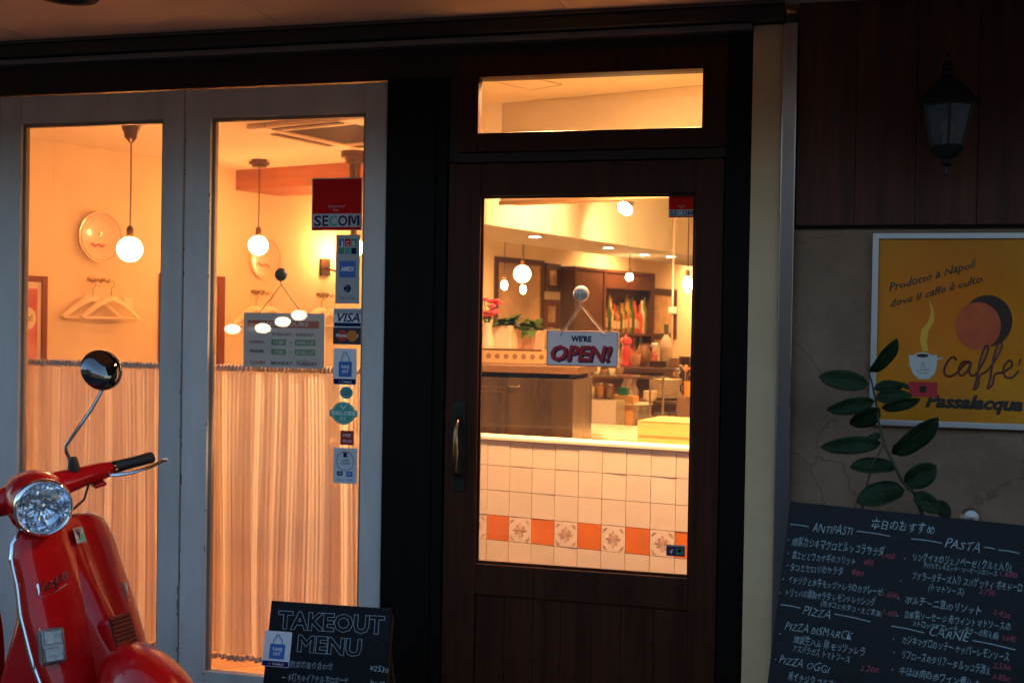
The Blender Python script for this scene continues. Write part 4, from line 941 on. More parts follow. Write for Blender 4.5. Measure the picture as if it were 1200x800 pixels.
for (px, py, n_) in ((113, 327.5, 'the left pendant bulb'), (302, 342, 'the business hours sign, to its upper left'), (378, 345, 'the wall sconce')):
    rail('small brass hook rail on the wall below '+n_ if 'sign' not in n_ else 'small brass hook rail on the wall just above the business hours sign', px, py)
    hanger(('front' if 0 else 'left')+' wooden coat hanger of the pair hanging below '+n_ if 'sign' not in n_ else 'left wooden coat hanger of the pair half hidden by the business hours sign', px, py, -.055, .045)
    hanger('right wooden coat hanger of the pair hanging below '+n_ if 'sign' not in n_ else 'right wooden coat hanger of the pair half hidden by the business hours sign', px, py, .055, .075)
ol = wallthing('wall_socket', 'small square pale wall socket right of the coat hangers in the left white door', 'socket', 150, 355)
MB().prism(rrect(-.036, .036, -.036, .036, .005), -.008, 0).build('cover', mat('pale_plastic', (.85, .80, .62), .4), ol, bevel=.001)
MB().prism(rrect(-.014, .014, -.020, .020, .003), -.0095, -.008).build('rocker', mat('ivory_plastic', (.9, .85, .7), .3), ol)
# pink poster at the left
def framed(label, px0, py0, px1, py1, fw, fm, pic, cat='picture', group=None, dep=.022):
    a = onwall(px0, py0); b_ = onwall(px1, py1); c = onwall(px1, py0)
    W = (b_-a).dot(wdir); zt = (a.z+c.z)/2; Hh = zt-b_.z
    t = thing('framed_picture', label, cat, (a.x, a.y, b_.z), WYAW, group)
    MB().box(0, fw, -dep, 0, 0, Hh).box(W-fw, W, -dep, 0, 0, Hh).box(fw, W-fw, -dep+.001, 0, Hh-fw, Hh).box(fw, W-fw, -dep+.001, 0, 0, fw).build('frame', fm, t, bevel=.002)
    BOX(fw, W-fw, -.010, -.002, fw, Hh-fw).build('print_sheet', pic, t)
    return t, W, Hh
fbrown = mat('red_brown_frame', (.20, .045, .018), .4); fdark = mat('dark_picture_frame', (.07, .03, .015), .4)
t, W, Hh = framed('pink poster in a thin reddish brown frame at the left of the hangers', -20, 322, 52, 470, .035, fbrown, mat('pale_mount', (.72, .62, .55), .6))
BOX(.09, W-.060, -.0125, -.0105, .12, Hh-.075).build('print', mat('poster_pink', (.58, .13, .15), .5, col2=(.7, .3, .3), var=.2, vscale=6), t)
flat(t, disc(W-.125, Hh-.25, .055, .065), mat('pale_mount', ()), -.0135)
letters(t, 'do!', ink, (W-.15, Hh-.265), (W-.095, Hh-.265), .04, y=-.0145, bold=.01)
stroke(t, [(W-.22, Hh-.98), (W-.16, Hh-.94), (W-.11, Hh-1.0), (W-.17, Hh-1.04), (W-.12, Hh-1.08)], lambda a, b_: (a, b_), mat('print_olive', (.2, .25, .04), .5), .022, y=-.0145, name='print')
framed('tall reddish brown framed picture at the right edge of the left white door', 186.5, 322, 260, 460, .06, fbrown, mat('ochre_print', (.5, .28, .10), .6, var=.3))
# wall sconce
sc_ = wallthing('wall_sconce', 'small lit brass wall sconce beside the sticker column in the right white door', 'sconce', 380, 313)
MB().prism(rrect(-.05, .05, -.065, .065, .008), -.02, 0).build('back_plate', mat('dark_bronze', (.09, .05, .03), .3, .8), sc_, bevel=.003)
MB().tube([(0, -.02, -.01), (.02, -.10, -.03), (.04, -.15, .01), (.045, -.155, .05)], .009, 8).build('arm', MATS['dark_bronze'], sc_, smooth=True)
MB().lathe([(.012, .05), (.026, .055), (.028, .075), (.018, .08)], 16, Matrix.Translation((.045, -.155, 0))).build('socket', brass, sc_, smooth=True)
MB().sphere((.045, -.155, .115), .034, 16, 12, (1, 1, 1.2)).build('bulb', emis('lit_sconce_bulb', WARM, 130), sc_, smooth=True)

# ------------------------------------------------------------------ curtains
def curtain_mat():
    m = bpy.data.materials.new('sheer_striped_cotton'); m.use_nodes = True; n = m.node_tree; n.nodes.clear()
    N = n.nodes.new; Lk = n.links.new
    out = N('ShaderNodeOutputMaterial'); uv = N('ShaderNodeUVMap'); uv.uv_map = 'UVMap'; sp_ = N('ShaderNodeSeparateXYZ'); Lk(uv.outputs[0], sp_.inputs[0])
    def math_(op, a, b_=None, c=None):
        x = N('ShaderNodeMath'); x.operation = op
        for k, q in enumerate((a, b_, c)):
            if q is None: continue
            if isinstance(q, (int, float)): x.inputs[k].default_value = q
            else: Lk(q, x.inputs[k])
        return x.outputs[0]
    fr = math_('FRACT', math_('MULTIPLY', sp_.outputs[0], 30.0))
    nw = N('ShaderNodeTexNoise'); nw.noise_dimensions = '1D'; Lk(math_('MULTIPLY', sp_.outputs[0], 30.0), nw.inputs['W']); nw.inputs['Scale'].default_value = .9
    line = math_('LESS_THAN', fr, math_('MULTIPLY_ADD', nw.outputs[0], .36, .0))
    nz = N('ShaderNodeTexNoise'); nz.noise_dimensions = '1D'; Lk(math_('MULTIPLY', sp_.outputs[0], 5.0), nz.inputs['W']); nz.inputs['Scale'].default_value = 1
    top = math_('MULTIPLY_ADD', nz.outputs[0], .45, .47)           # height (0..1) where each group of stripes begins
    nh = N('ShaderNodeTexNoise'); nh.noise_dimensions = '1D'; Lk(math_('MULTIPLY', sp_.outputs[0], 24.0), nh.inputs['W']); nh.inputs['Scale'].default_value = 1; top3 = math_('MULTIPLY_ADD', nh.outputs[0], .22, math_('ADD', top, -.11))
    mrr = N('ShaderNodeMapRange'); Lk(math_('SUBTRACT', top3, sp_.outputs[1]), mrr.inputs[0]); mrr.inputs[1].default_value = 0; mrr.inputs[2].default_value = .12; below = mrr.outputs[0]
    dash = math_('MULTIPLY', math_('LESS_THAN', sp_.outputs[1], .80), math_('GREATER_THAN', sp_.outputs[1], .765))
    reg = math_('MAXIMUM', below, math_('MULTIPLY', dash, math_('MULTIPLY', math_('GREATER_THAN', nz.outputs[0], .55), .6)))
    st = math_('MULTIPLY', line, reg)
    mx = N('ShaderNodeMix'); mx.data_type = 'RGBA'; Lk(math_('MULTIPLY', st, .36), mx.inputs[0]); mx.inputs[6].default_value = (.84, .72, .60, 1); mx.inputs[7].default_value = (.22, .10, .05, 1)
    d = N('ShaderNodeBsdfDiffuse'); t = N('ShaderNodeBsdfTranslucent'); tr_ = N('ShaderNodeBsdfTransparent'); m1 = N('ShaderNodeMixShader'); m2 = N('ShaderNodeMixShader')
    Lk(mx.outputs[2], d.inputs[0]); Lk(mx.outputs[2], t.inputs[0]); m1.inputs[0].default_value = .62; Lk(d.outputs[0], m1.inputs[1]); Lk(t.outputs[0], m1.inputs[2])
    Lk(math_('MULTIPLY_ADD', st, -.10, .16), m2.inputs[0]); Lk(m1.outputs[0], m2.inputs[1]); Lk(tr_.outputs[0], m2.inputs[2]); Lk(m2.outputs[0], out.inputs[0])
    return m
cmx = curtain_mat(); hem = mat('brown_ruffle', (.62, .42, .32), .8)
def curtain(label, x0, x1, z0, z1, y, seed):
    rnd = random.Random(seed); W = x1-x0
    ph = [(rnd.uniform(3, 13), rnd.uniform(0, 6.3), rnd.uniform(.3, 1)) for _ in range(7)]
    def yo(x, v):
        s = sum(a*math.sin(f_*x*2*PI/ .9+p_+(1-v)*.6*math.sin(p_)) for f_, p_, a in ph)/len(ph)
        f2_ = .5+.5*math.sin(3.1*x*2*PI+seed)
        return s*.036*(.55+.6*(1-v))+.0012*math.sin(x*2*PI*38+2.5*math.sin(x*23+v))*f2_+.0008*math.sin(x*2*PI*61+3*v)
    t = thing('cafe_curtain', label, 'curtain', (x0, y, z0), group='striped cafe curtains')
    def fn(u, v): return Vector((u*W+.006*math.sin(9*u+4*v), yo(u*W, v), v*(z1-z0)))
    mb = MB().grid(fn, 300, 20)
    mb.uv = {k: (u*W*1.35, v) for k, (u, v) in mb.uv.items()}
    mb.build('cloth', cmx, t, smooth=True)
    def ruf(u, v): return fn(u, 1)+Vector((0, .005*math.sin(u*W*420)+.0, .002+v*.024+.002*math.sin(u*W*300)))
    MB().grid(ruf, 260, 1).build('top_ruffle', hem, t, solid=.002)
    def ruf2(u, v): return fn(u, 0)+Vector((0, .006*math.sin(u*W*380), -.004-v*.020+.003*math.sin(u*W*210)))
    MB().grid(ruf2, 260, 1).build('bottom_ruffle', hem, t, solid=.002)
    MB().cyl((-.03, 0, z1-z0+.006), (W+.03, 0, z1-z0+.006), .003, n=8).build('rod', mat('pale_rod', (.6, .45, .32), .5), t)
    return t
curtain('striped sheer cafe curtain behind the scooter in the left white door', -3.10, -2.37, .222, 1.266, .10, 3)
curtain('striped sheer cafe curtain under the business hours sign in the right white door', -2.29, -1.57, .205, 1.266, .10, 8)
curtain('striped sheer cafe curtain in the leftmost white door leaf', -3.90, -3.16, .222, 1.266, .10, 11)
# ------------------------------------------------------------------ tiled kitchen counter
KY = R(-9.7); kx_ = Vector((math.cos(KY), math.sin(KY), 0)); kn = Vector((-math.sin(KY), math.cos(KY), 0))
KP = Vector((-.5, .615, 0))
def onk(px, py, off=0):
    r = ray(px, py); k = (KP+kn*off-CAM).dot(kn)/r.dot(kn); return CAM+r*k
J0 = onk(572.5, 515.5)
ct = thing('tiled_counter', 'white tiled kitchen counter with a row of orange and ornamented tiles behind the entrance door', 'counter', (J0.x, J0.y, 0), KY)
grout = mat('tile_grout', (.30, .19, .12), .9); wt = mat('white_wall_tile', (.80, .64, .50), .16, var=.07, vscale=2.5, bump=.10, bscale=9, coat=.4, rvar=.06)
ot = mat('orange_wall_tile', (.78, .19, .025), .2, var=.12, vscale=6, coat=.3); orn = mat('tile_ornament', (.62, .30, .14), .3)
TP, TH, ZT = .1003, .1022, .984
BOX(-.62, 1.02, .0035, .10, 0, ZT).build('core', grout, ct)
tw = BOX(.0011, TP-.0011, -.004, .0036, .0011, TH-.0011).mesh('tile', wt); to = BOX(.0011, TP-.0011, -.004, .0036, .0011, TH-.0011).mesh('tile', ot)
om = MB()
for k in range(4):
    a = R(90*k)
    c, s = math.cos(a), math.sin(a); rot = lambda x, z: (TP/2+c*x-s*z, TH/2+s*x+c*z)
    def ln(pts_, w_): 
        q = [rot(*p) for p in pts_]; om.tube([(x, -.0042, z) for x, z in q], w_, 4, flat=1)
    ln([(.006, 0), (.030, 0)], .0011); ln([(.030, 0), (.026, .004)], .0008); ln([(.030, 0), (.026, -.004)], .0008)
    ln([(.010, .004), (.020, .008), (.017, .017), (.022, .012)], .0010); ln([(.010, -.004), (.020, -.008)], .0009)
    ln([(.005, .005), (.016, .016), (.018, .010)], .0009)
    ln([(.030, .042), (.036, .038), (.038, .030), (.042, .034)], .0011); ln([(.042, .026), (.034, .034), (.026, .042)], .0010)
om.prism(disc(TP/2, TH/2, .0045), -.0046, -.0040)
omm = om.mesh('ornament', orn)
for c in range(-6, 11):
    for r_ in range(0, 9):
        pat = r_ == 3
        orange = pat and c % 2 == 0
        o = bpy.data.objects.new('tile', to if orange else tw); COL.objects.link(o); o.parent = ct
        o.location = (c*TP, random.uniform(-.0006, .0006), ZT-(r_+1)*TH); o.rotation_euler = (R(random.uniform(-.35, .35)), 0, R(random.uniform(-.35, .35)))
        if pat and not orange:
            q = bpy.data.objects.new('ornament', omm); COL.objects.link(q); q.parent = o
BOX(-.62, 1.02, -.010, .112, ZT+.0005, ZT+.016).build('cap', mat('pale_cap', (.80, .70, .52), .4), ct, bevel=.003)

# worktop behind the counter
wtop = thing('kitchen_worktop', 'long pale kitchen worktop behind the tiled counter', 'worktop', (J0.x, J0.y, 0), KY)
BOX(-.9, 1.05, .115, 1.35, .885, .925).build('top', mat('marble_worktop', (.66, .46, .24), .3, var=.08, vscale=3), wtop, bevel=.004)
BOX(-.9, 1.05, .13, 1.30, 0, .884).build('cabinet', mat('steel_cabinet', (.45, .42, .38), .4, .6), wtop)
bw = thing('back_worktop', 'steel back worktop further into the kitchen', 'worktop', (J0.x, J0.y, 0), KY)
BOX(-.9, .85, 1.40, 3.6, .90, .925).build('top', mat('steel_top', (.60, .52, .40), .35, .5), bw)
BOX(-.85, .80, 1.45, 3.55, 0, .899).build('cabinet', MATS['steel_cabinet'], bw)
ZW = .9255
def onk_z(px, py, z=ZW): return onz(px, py, z)
def item(name, label, cat, px, d, z=ZW, group=None, py=480, yaw=KY):
    q = seen(px, py, d); return thing(name, label, cat, (q.x, q.y, z), yaw, group)
def zpix(py, d, px=700): return seen(px, py, d).z

# dark glazed case with a slab top
D1 = 5.25
casem = mat('dark_walnut_veneer', (.030, .016, .006), .28, var=.45, vscale=3.2, stretch=(5, 5, .35), coat=.3, rvar=.08)
q0 = seen(545, 480, D1); q1 = seen(675, 480, D1)
cs = thing('display_case', 'dark brown veneered case with a thick top slab standing behind the tiled counter', 'case', (q0.x, q0.y, ZW), R(-2))
CW = (q1-q0).length
BOX(0, CW, 0, .36, 0, zpix(443, D1)-ZW).build('case_body', casem, cs, bevel=.004)
zt_ = zpix(437.5, D1)-ZW
BOX(.0, CW-.02, .012, .35, zpix(443, D1)-ZW+.0005, zt_).build('shadow_gap', black_wood, cs)
BOX(-.02, CW+.018, -.012, .38, zt_, zpix(429, D1)-ZW).build('slab', mat('slab_brown', (.10, .048, .018), .3, var=.25, vscale=5, stretch=(1, 4, 4)), cs, bevel=.003)
MB().tube([(.20, -.004, .272), (.205, -.012, .266), (.245, -.012, .266), (.25, -.004, .272)], .0025, 6).build('pull', chrome, cs)
for k, z in enumerate((.24, .262)): BOX(.03, .17, -.0015, .0, z, z+.0022).build('trim_line', brass, cs)
ch = item('chilli', 'small red chilli shaped ornament on the right end of the dark brown case', 'ornament', 667, D1-.03, zpix(492, D1))
MB().tube([(-.016, 0, -.022), (-.008, 0, -.016), (.002, 0, .0), (.010, 0, .014), (.014, 0, .024)], [.002, .008, .009, .006, .002], 10).build('pod', mat('chilli_red', (.65, .05, .04), .3, coat=1), ch, smooth=True)
MB().tube([(.014, 0, .022), (.017, -.001, .033)], [.003, .0015], 6).build('stalk', mat('chilli_red', ()), ch)
# pierced steel rack on the case
D2 = 5.5; zs0 = zpix(429, D1)
q = seen(545, 420, D2)
rk = thing('pierced_rack', 'pierced brass coloured rack with a row of round holes on top of the dark case', 'rack', (q.x, q.y, zs0+.001), R(-2))
RW = (seen(638, 420, D2)-q).length; RH = zpix(411, D2)-zs0
rm_ = mat('rack_brass', (.62, .38, .17), .3, .6)
MB().box(0, RW, 0, .004, 0, RH).box(0, RW, .10, .104, 0, RH).box(0, RW, .0045, .0995, 0, .004).build('channel', rm_, rk, bevel=.001)
for k in range(9): MB().prism(disc(.03+k*.042, RH*.5, .012), -.0012, -.0002).build('hole', mat('hole_dark', (.16, .075, .03), .5), rk)
MB().tube([(0, 0, RH), (RW, 0, RH)], .004, 6).build('rolled_edge', brass, rk)

# planters and flowers on the case
leafg = mat('kitchen_leaf', (.05, .12, .02), .5, var=.4, vscale=20)
def pot_plant(label, px, d, w_, h, spread, nleaf, seed, potm, py0=411):
    rnd = random.Random(seed); z0 = zpix(py0, d)
    t = item('planter', label, 'planter', px, d, z0, py=400)
    MB().add([(-w_*.42, -w_*.42, 0), (w_*.42, -w_*.42, 0), (w_*.42, w_*.42, 0), (-w_*.42, w_*.42, 0), (-w_*.5, -w_*.5, h), (w_*.5, -w_*.5, h), (w_*.5, w_*.5, h), (-w_*.5, w_*.5, h)],
             [(0, 3, 2, 1), (4, 5, 6, 7), (0, 1, 5, 4), (1, 2, 6, 5), (2, 3, 7, 6), (3, 0, 4, 7)]).build('pot', potm, t, bevel=.004)
    for k in range(nleaf):
        a = rnd.uniform(0, 2*PI); L_ = rnd.uniform(.5, 1)*spread; el = rnd.uniform(.2, 1.3)
        d_ = Vector((math.cos(a)*math.cos(el), math.sin(a)*math.cos(el), math.sin(el))); s_ = d_.cross(Vector((0, 0, 1))).normalized()
        b0 = Vector((rnd.uniform(-.3, .3)*w_, rnd.uniform(-.3, .3)*w_, h-.005))
        def fn(u, v, b0=b0, d_=d_, s_=s_, L_=L_): return b0+d_*(v*L_)+s_*((u-.5)*.055*math.sin(PI*max(.02, min(.98, v))))+Vector((0, 0, -.5*L_*v*v))+Vector((0, 0, .006*abs(u-.5)))
        MB().grid(fn, 2, 6).build('leaf', leafg, t, smooth=True)
    return t
D3 = 6.1
pot_plant('square white planter with arching green leaves left of the OPEN sign', 592, D3, .115, zpix(383, D3)-zpix(411, D3), .17, 22, 2, mat('white_planter', (.75, .62, .45), .5))
pot_plant('pale rose box planter with drooping leaves just left of the OPEN sign', 621, D3+.05, .13, zpix(388, D3)-zpix(411, D3), .16, 22, 5, mat('rose_planter', (.62, .38, .30), .5))
fw_ = item('flower_bouquet', 'bunch of pink flowers in a slim vase left of the planters', 'flowers', 571, D3-.2, zpix(411, D3-.2), py=400)
MB().lathe([(.03, 0), (.035, .04), (.02, .10), (.025, .13)], 16).build('vase', mat('pale_vase', (.7, .5, .38), .3), fw_, smooth=True)
rnd = random.Random(4)
for k in range(16):
    c = Vector((rnd.uniform(-.055, .05), rnd.uniform(-.04, .04), rnd.uniform(.15, .25)))
    MB().tube([(0, 0, .11), c*.6+Vector((0, 0, .05)), c], .0018, 4).build('stem', leafg, fw_)
    m_ = MB()
    for j in range(6):
        a = 2*PI*j/6; m_.sphere(c+Vector((math.cos(a)*.013, math.sin(a)*.013, .003*(j % 2))), .012, 7, 5, (1, 1, .6))
    m_.build('blossom', mat('pink_petal', (.72, .10, .16), .5), fw_, smooth=True)

# overhead: bulkhead above the counter, soffit box along the long wall
bh = thing('kitchen_bulkhead', 'lit plaster bulkhead hanging across the kitchen above the tiled counter', 'bulkhead', (-1.527, 1.478, 2.035), R(-15.4))
BOX(0, 2.2, 0, .16, 0, .4645).build('face', plaster, bh, bevel=.003)
BOX(0.0, 2.0, -.012, .0, -.012, .006).build('trim', mat('bulkhead_trim', (.45, .25, .10), .6), bh)
SYAW = math.atan2(4.082, 1.195)
sb = thing('ceiling_box', 'long boxed plaster duct under the ceiling lit by spotlights', 'duct', (-1.922, 2.465, 2.026), SYAW)
BOX(-.02, 6.2, -.0, .62, 0, .4735).build('box', mat('duct_plaster', (.82, .74, .52), .8, var=.04), sb, bevel=.004)
for k in range(5): BOX(-.2+k*1.05, -.194+k*1.05, -.001, .0, .0, .473).build('seam', mat('seam_shadow', (.45, .36, .2), .8), sb)
dlm = emis('lit_downlight', (1, .72, .45), 14)
for i, (px, py) in enumerate(((627, 277), (713, 290), (755, 298), (786, 300.5))):
    q = onz(px, py, 2.0255); t = thing('recessed_downlight', ['first', 'second', 'third', 'fourth'][i]+' small recessed downlight from the left under the long boxed duct', 'downlight', (q.x, q.y, 2.0255), group='recessed downlights under the duct')
    MB().lathe([(0, -.003), (.036, -.003), (.038, -.001)], 24).build('lens', dlm, t); MB().lathe([(.039, 0), (.041, -.005), (.051, -.004), (.053, 0)], 24, caps=False).build('ring', paper, t, smooth=True)

# far end of the long wall: pictures, bar shelf and bottles
pic1 = mat('mottled_print', (.50, .32, .18), .5, var=.35, vscale=3)
framed('large picture in a thin dark frame above the planters, seen through the entrance door', 579, 303, 635, 392, .05, fdark, pic1)
framed('small upper picture in a dark frame between the large picture and the bottle shelf', 638.5, 309, 655, 342, .06, fdark, mat('small_print', (.62, .42, .26), .5, var=.4, vscale=7))
framed('small lower picture in a dark frame just above the planters', 636.5, 351, 653.5, 385, .06, fbrown, mat('small_print', ()))
framed('large old map in a brown frame to the right of the bottle shelf', 753, 338, 791, 398, .07, fdark, mat('map_print', (.62, .40, .22), .5, var=.25, vscale=9))
a, b_ = onwall(657, 312), onwall(750, 410); W = (b_-a).dot(wdir)
sh = thing('bar_shelf', 'dark brown back bar cabinet with shelves of bottles at the far end of the wall', 'shelf', (a.x, a.y, 0), WYAW)
sw = mat('bar_brown', (.085, .032, .016), .4, var=.3); ztop = a.z
BOX(0, W, -.04, 0, .6, ztop).build('back', sw, sh)
BOX(0, W, -.17, -.041, ztop-.03, ztop).build('top', sw, sh)
for x in (0, W*.34, W-.04): BOX(x, x+.04, -.17, -.041, .6, ztop-.031).build('upright', sw, sh)
BOX(.041, W*.34-.001, -.16, -.15, .601, ztop-.032).build('door_panel', sw, sh, bevel=.003); BOX(W*.34+.041, W-.041, -.16, -.15, 1.86, ztop-.032).build('door_panel', sw, sh, bevel=.003)
zsh = [1.02, 1.40]
for z in zsh:
    for xa, xb in ((W*.34+.041, W-.041),): BOX(xa, xb, -.165, -.041, z-.025, z).build('shelf_board', sw, sh)
BOX(-.02, W+.02, -.42, -.0, .55, .5995).build('counter_top', mat('bar_pale', (.5, .32, .18), .4), sh); BOX(0, W, -.38, -.0, 0, .549).build('base', sw, sh)
cols = [(.10, .16, .04), (.35, .12, .02), (.55, .35, .10), (.03, .06, .02), (.45, .05, .03), (.60, .50, .35), (.20, .08, .02)]
BMt = [mat('bottle_glass_'+n_, c, .12, coat=1) for n_, c in zip(('green', 'amber', 'gold', 'dark', 'red', 'pale', 'brown'), cols)]
labm = mat('bottle_label', (.45, .33, .20), .6)
prof = [(.034, 0), (.037, .01), (.037, .17), (.030, .195), (.014, .22), (.013, .28), (.0145, .285), (.0145, .30), (0, .301)]
ORD = 'first second third fourth fifth sixth seventh eighth ninth tenth eleventh twelfth thirteenth fourteenth fifteenth sixteenth seventeenth eighteenth nineteenth twentieth twenty-first twenty-second'.split()
names = ('green', 'amber', 'golden', 'nearly black', 'red', 'pale', 'brown')
k = 0
for zi, z in enumerate(zsh):
    n_ = 22
    for j in range(n_):
        x = W*.34+.10+j*(W*.66-.19)/(n_-1)+random.uniform(-.012, .012); c = random.randrange(7)
        p_ = MW @ Vector(((Vector((a.x, a.y, 0))-WPA).dot(wdir)+x, -.10+random.uniform(-.012, .012), 0))
        t = thing('bottle', names[c]+' bottle, '+ORD[j]+' from the left on the '+('lower', 'upper')[zi]+' back bar shelf', 'bottle', (p_.x, p_.y, z+.0005), WYAW, 'bottles on the back bar shelves')
        h = random.uniform(.95, 1.35)
        me = MB().lathe([(r_*.95, zz*h) for r_, zz in prof], 12).build('glass_body', BMt[c], t, smooth=True)
        if j % 2: MB().lathe([(.0353, .05*h), (.0360, .051*h), (.0360, .13*h), (.0353, .131*h)], 12).build('paper_label', labm, t)
# small hanging bulbs and a paper globe deep in the room; some bulbs stand in for reflections
def drop(label, px, py, d, r_, es, name='lamp_or_glint', sc=(1, 1, 1.5)):
    q = seen(px, py, d); t = thing(name, label, 'lamp', (q.x, q.y, CEIL), group='small lamps deep in the dining room')
    MB().cyl((0, 0, 0), (0, 0, q.z-CEIL+r_*sc[2]+.03), .003, n=6).build('cord', MATS['brown_cord'], t)
    MB().cyl((0, 0, q.z-CEIL+r_*sc[2]-.004), (0, 0, q.z-CEIL+r_*sc[2]+.035), .014, n=10).build('socket', brass, t)
    MB().sphere((0, 0, q.z-CEIL), r_, 16, 12, sc).build('bulb', emis('lamp_glow_%d' % es, (1, .62, .28), es), t, smooth=True)
drop('large glowing round paper globe in front of the large dark framed picture', 612, 321, 9.2, .068, 3, 'globe_lamp', (1, 1, 1))
drop('small glowing bulb standing in for a reflection at the left of the framed picture', 591, 334, 9.0, .024, 30)
drop('small glowing bulb standing in for a reflection just below the paper globe', 613, 339, 9.6, .024, 30)
drop('small round glowing bulb above the back bar bottles', 737.5, 324.5, 9.4, .030, 30, sc=(1, 1, 1))
drop('candle shaped bulb standing in for a reflection at the right of the door glass', 806, 333, 7.2, .026, 40, sc=(1, 1, 1.9))
po = item('metal_pole', 'thin pale vertical pole with a square fitting near the right of the entrance door glass', 'pole', 788, 7.4, .925, py=360)
MB().cyl((0, 0, 0), (0, 0, 1.57), .007, n=10).build('pole', mat('pale_pole', (.72, .50, .38), .4), po); BOX(-.022, .022, -.022, .022, zpix(366, 7.4)-.925, zpix(358, 7.4)-.925).build('fitting', mat('pale_plastic', ()), po, bevel=.003)
# spotlight on the duct
q = seen(735, 241, 7.0)
sptl = thing('spotlight', 'small adjustable ceiling spotlight shining on the boxed duct', 'spotlight', (q.x, q.y, CEIL))
hz = q.z-CEIL
MB().cyl((0, 0, 0), (0, 0, hz+.07), .010, n=10).lathe([(.04, 0), (.04, -.02), (.01, -.03)], 16).build('stem', MATS['steel_cabinet'], sptl)
Ms = Matrix.Translation((0, 0, hz)) @ (-Vector((-.25, -.62, -.55))).to_track_quat('Z', 'Y').to_matrix().to_4x4()
MB().lathe([(.022, .075), (.030, .07), (.034, .02), (.048, -.01), (.050, -.03), (.046, -.03), (.030, .0)], 20, Ms).build('shade', mat('spot_white', (.75, .70, .6), .3), sptl, smooth=True)
MB().lathe([(0, -.004), (.040, -.022), (.0455, -.029)], 20, Ms).build('lamp_face', emis('spot_face', (1, .75, .42), 40), sptl, smooth=True)
def spotlamp(name, pos, tgt, W_, deg, parent=None, col=(1, .66, .30)):
    l = bpy.data.lights.new(name, 'SPOT'); o = bpy.data.objects.new(name, l); COL.objects.link(o)
    l.energy = W_; l.spot_size = R(deg); l.spot_blend = .8; l.color = col; l.shadow_soft_size = .03
    o.location = pos; o.rotation_euler = (Vector(tgt)-Vector(pos)).to_track_quat('-Z', 'Y').to_euler(); return o
def ondu(px, py):
    o_ = Vector((-1.922, 2.465, 2.026)); n_ = Vector((math.sin(SYAW), -math.cos(SYAW), 0)); r = ray(px, py); return CAM+r*((o_-CAM).dot(n_)/r.dot(n_))
nd = Vector((math.sin(SYAW), -math.cos(SYAW), 0))
spotlamp('spot_beam', q+Vector((0.0, .0, -.06)), ondu(722, 276), 52, 42)
T = ondu(622, 250)
spotlamp('spot_beam', T+nd*.62+Vector((0, 0, .16)), T, 17, 100)
# tube light along the bulkhead, round ceiling lamp before it
q = seen(692, 229, 5.25); e = seen(768, 227.0, 5.12)
tl_ = thing('tube_light', 'slim lit tube light under the bulkhead at the top of the entrance door glass', 'light', tuple(q))
dv = e-q; MB().cyl((0, 0, 0), dv, .009, n=12).build('tube', emis('tube_glow', (1, .72, .38), 10), tl_, smooth=True); MB().cyl(dv*-.02, dv*-.001, .011, n=10).cyl(dv*1.001, dv*1.02, .011, n=10).build('end_cap', paper, tl_)
MB().box(0, dv.length, -.012, .012, .011, .03, M=Matrix.Rotation(math.atan2(dv.y, dv.x), 4, 'Z')).build('batten', paper, tl_)
q = onz(737, 70, CEIL)
cl2 = thing('round_ceiling_lamp', 'small round lit ceiling lamp just inside above the transom window', 'lamp', (q.x, q.y, CEIL))
MB().lathe([(.06, 0), (.06, -.018), (.05, -.020)], 24).build('ring', paper, cl2); MB().lathe([(0, -.030), (.03, -.027), (.05, -.019)], 24).build('glass', emis('ceiling_lamp_glow', (1, .56, .22), 150), cl2, smooth=True)
hm_ = thing('ceiling_hatch', 'thin framed access hatch in the ceiling at the left of the transom window', 'hatch', tuple(onz(566, 92, CEIL)), R(62))
hb_ = MB().box(0, .3, -.005, 0, -.004, 0).box(0, .3, -.185, -.18, -.004, 0).box(0, .005, -.18, -.005, -.004, 0).box(.295, .3, -.18, -.005, -.004, 0).build('rim', mat('hatch_line', (.50, .36, .20), .7), hm_)
BOX(.006, .294, -.179, -.006, -.003, -.0005).build('hatch_board', ceil_paint, hm_)

# ------------------------------------------------------------------ things on the worktops
wood1 = mat('pale_box_wood', (.58, .29, .09), .5, var=.12, vscale=5, stretch=(.6, 3, 6))
q = seen(747, 500, 5.15)
zz = [zpix(521, 5.15), zpix(509, 5.15), zpix(491.5, 5.15)]
for i, (z0, z1, lab) in enumerate(((ZW, zz[1]-.001, 'lower pale wooden tray of the stack beside the marble slab'), (zz[1], zz[2], 'upper pale wooden tray of the stack beside the marble slab'))):
    t = thing('wooden_tray', lab, 'tray', (q.x, q.y, z0), KY, 'stacked wooden trays'); h = z1-z0
    MB().box(0, .42, 0, .016, 0, h-.004).box(0, .42, .30, .316, 0, h-.004).box(0, .016, .0165, .2995, 0, h-.004).box(.404, .42, .0165, .2995, 0, h-.004).build('side', wood1, t, bevel=.002)
    BOX(.0, .42, -.002, .318, h-.0035, h-.0005).build('lid', wood1, t)
q = seen(673, 507, 5.7)
t = thing('marble_slab', 'thick pale slab lying on the worktop right of the dark case', 'slab', (q.x, q.y, ZW), KY); BOX(-.1, .34, 0, .5, 0, .030).build('slab', mat('marble_pale', (.78, .64, .42), .25, var=.06), t, bevel=.004)
q = seen(673, 493, 6.4)
t = thing('wooden_crate', 'low pale wooden box behind the pale slab', 'box', (q.x, q.y, ZW), KY); hh = zpix(479, 6.4)-ZW
MB().box(-.1, .215, 0, .014, 0, hh).box(-.1, .215, .2, .214, 0, hh).box(-.1, -.086, .0145, .1995, 0, hh).box(.201, .215, .0145, .1995, 0, hh).box(-.0855, .2005, .0145, .1995, 0, .01).build('side', wood1, t, bevel=.002)
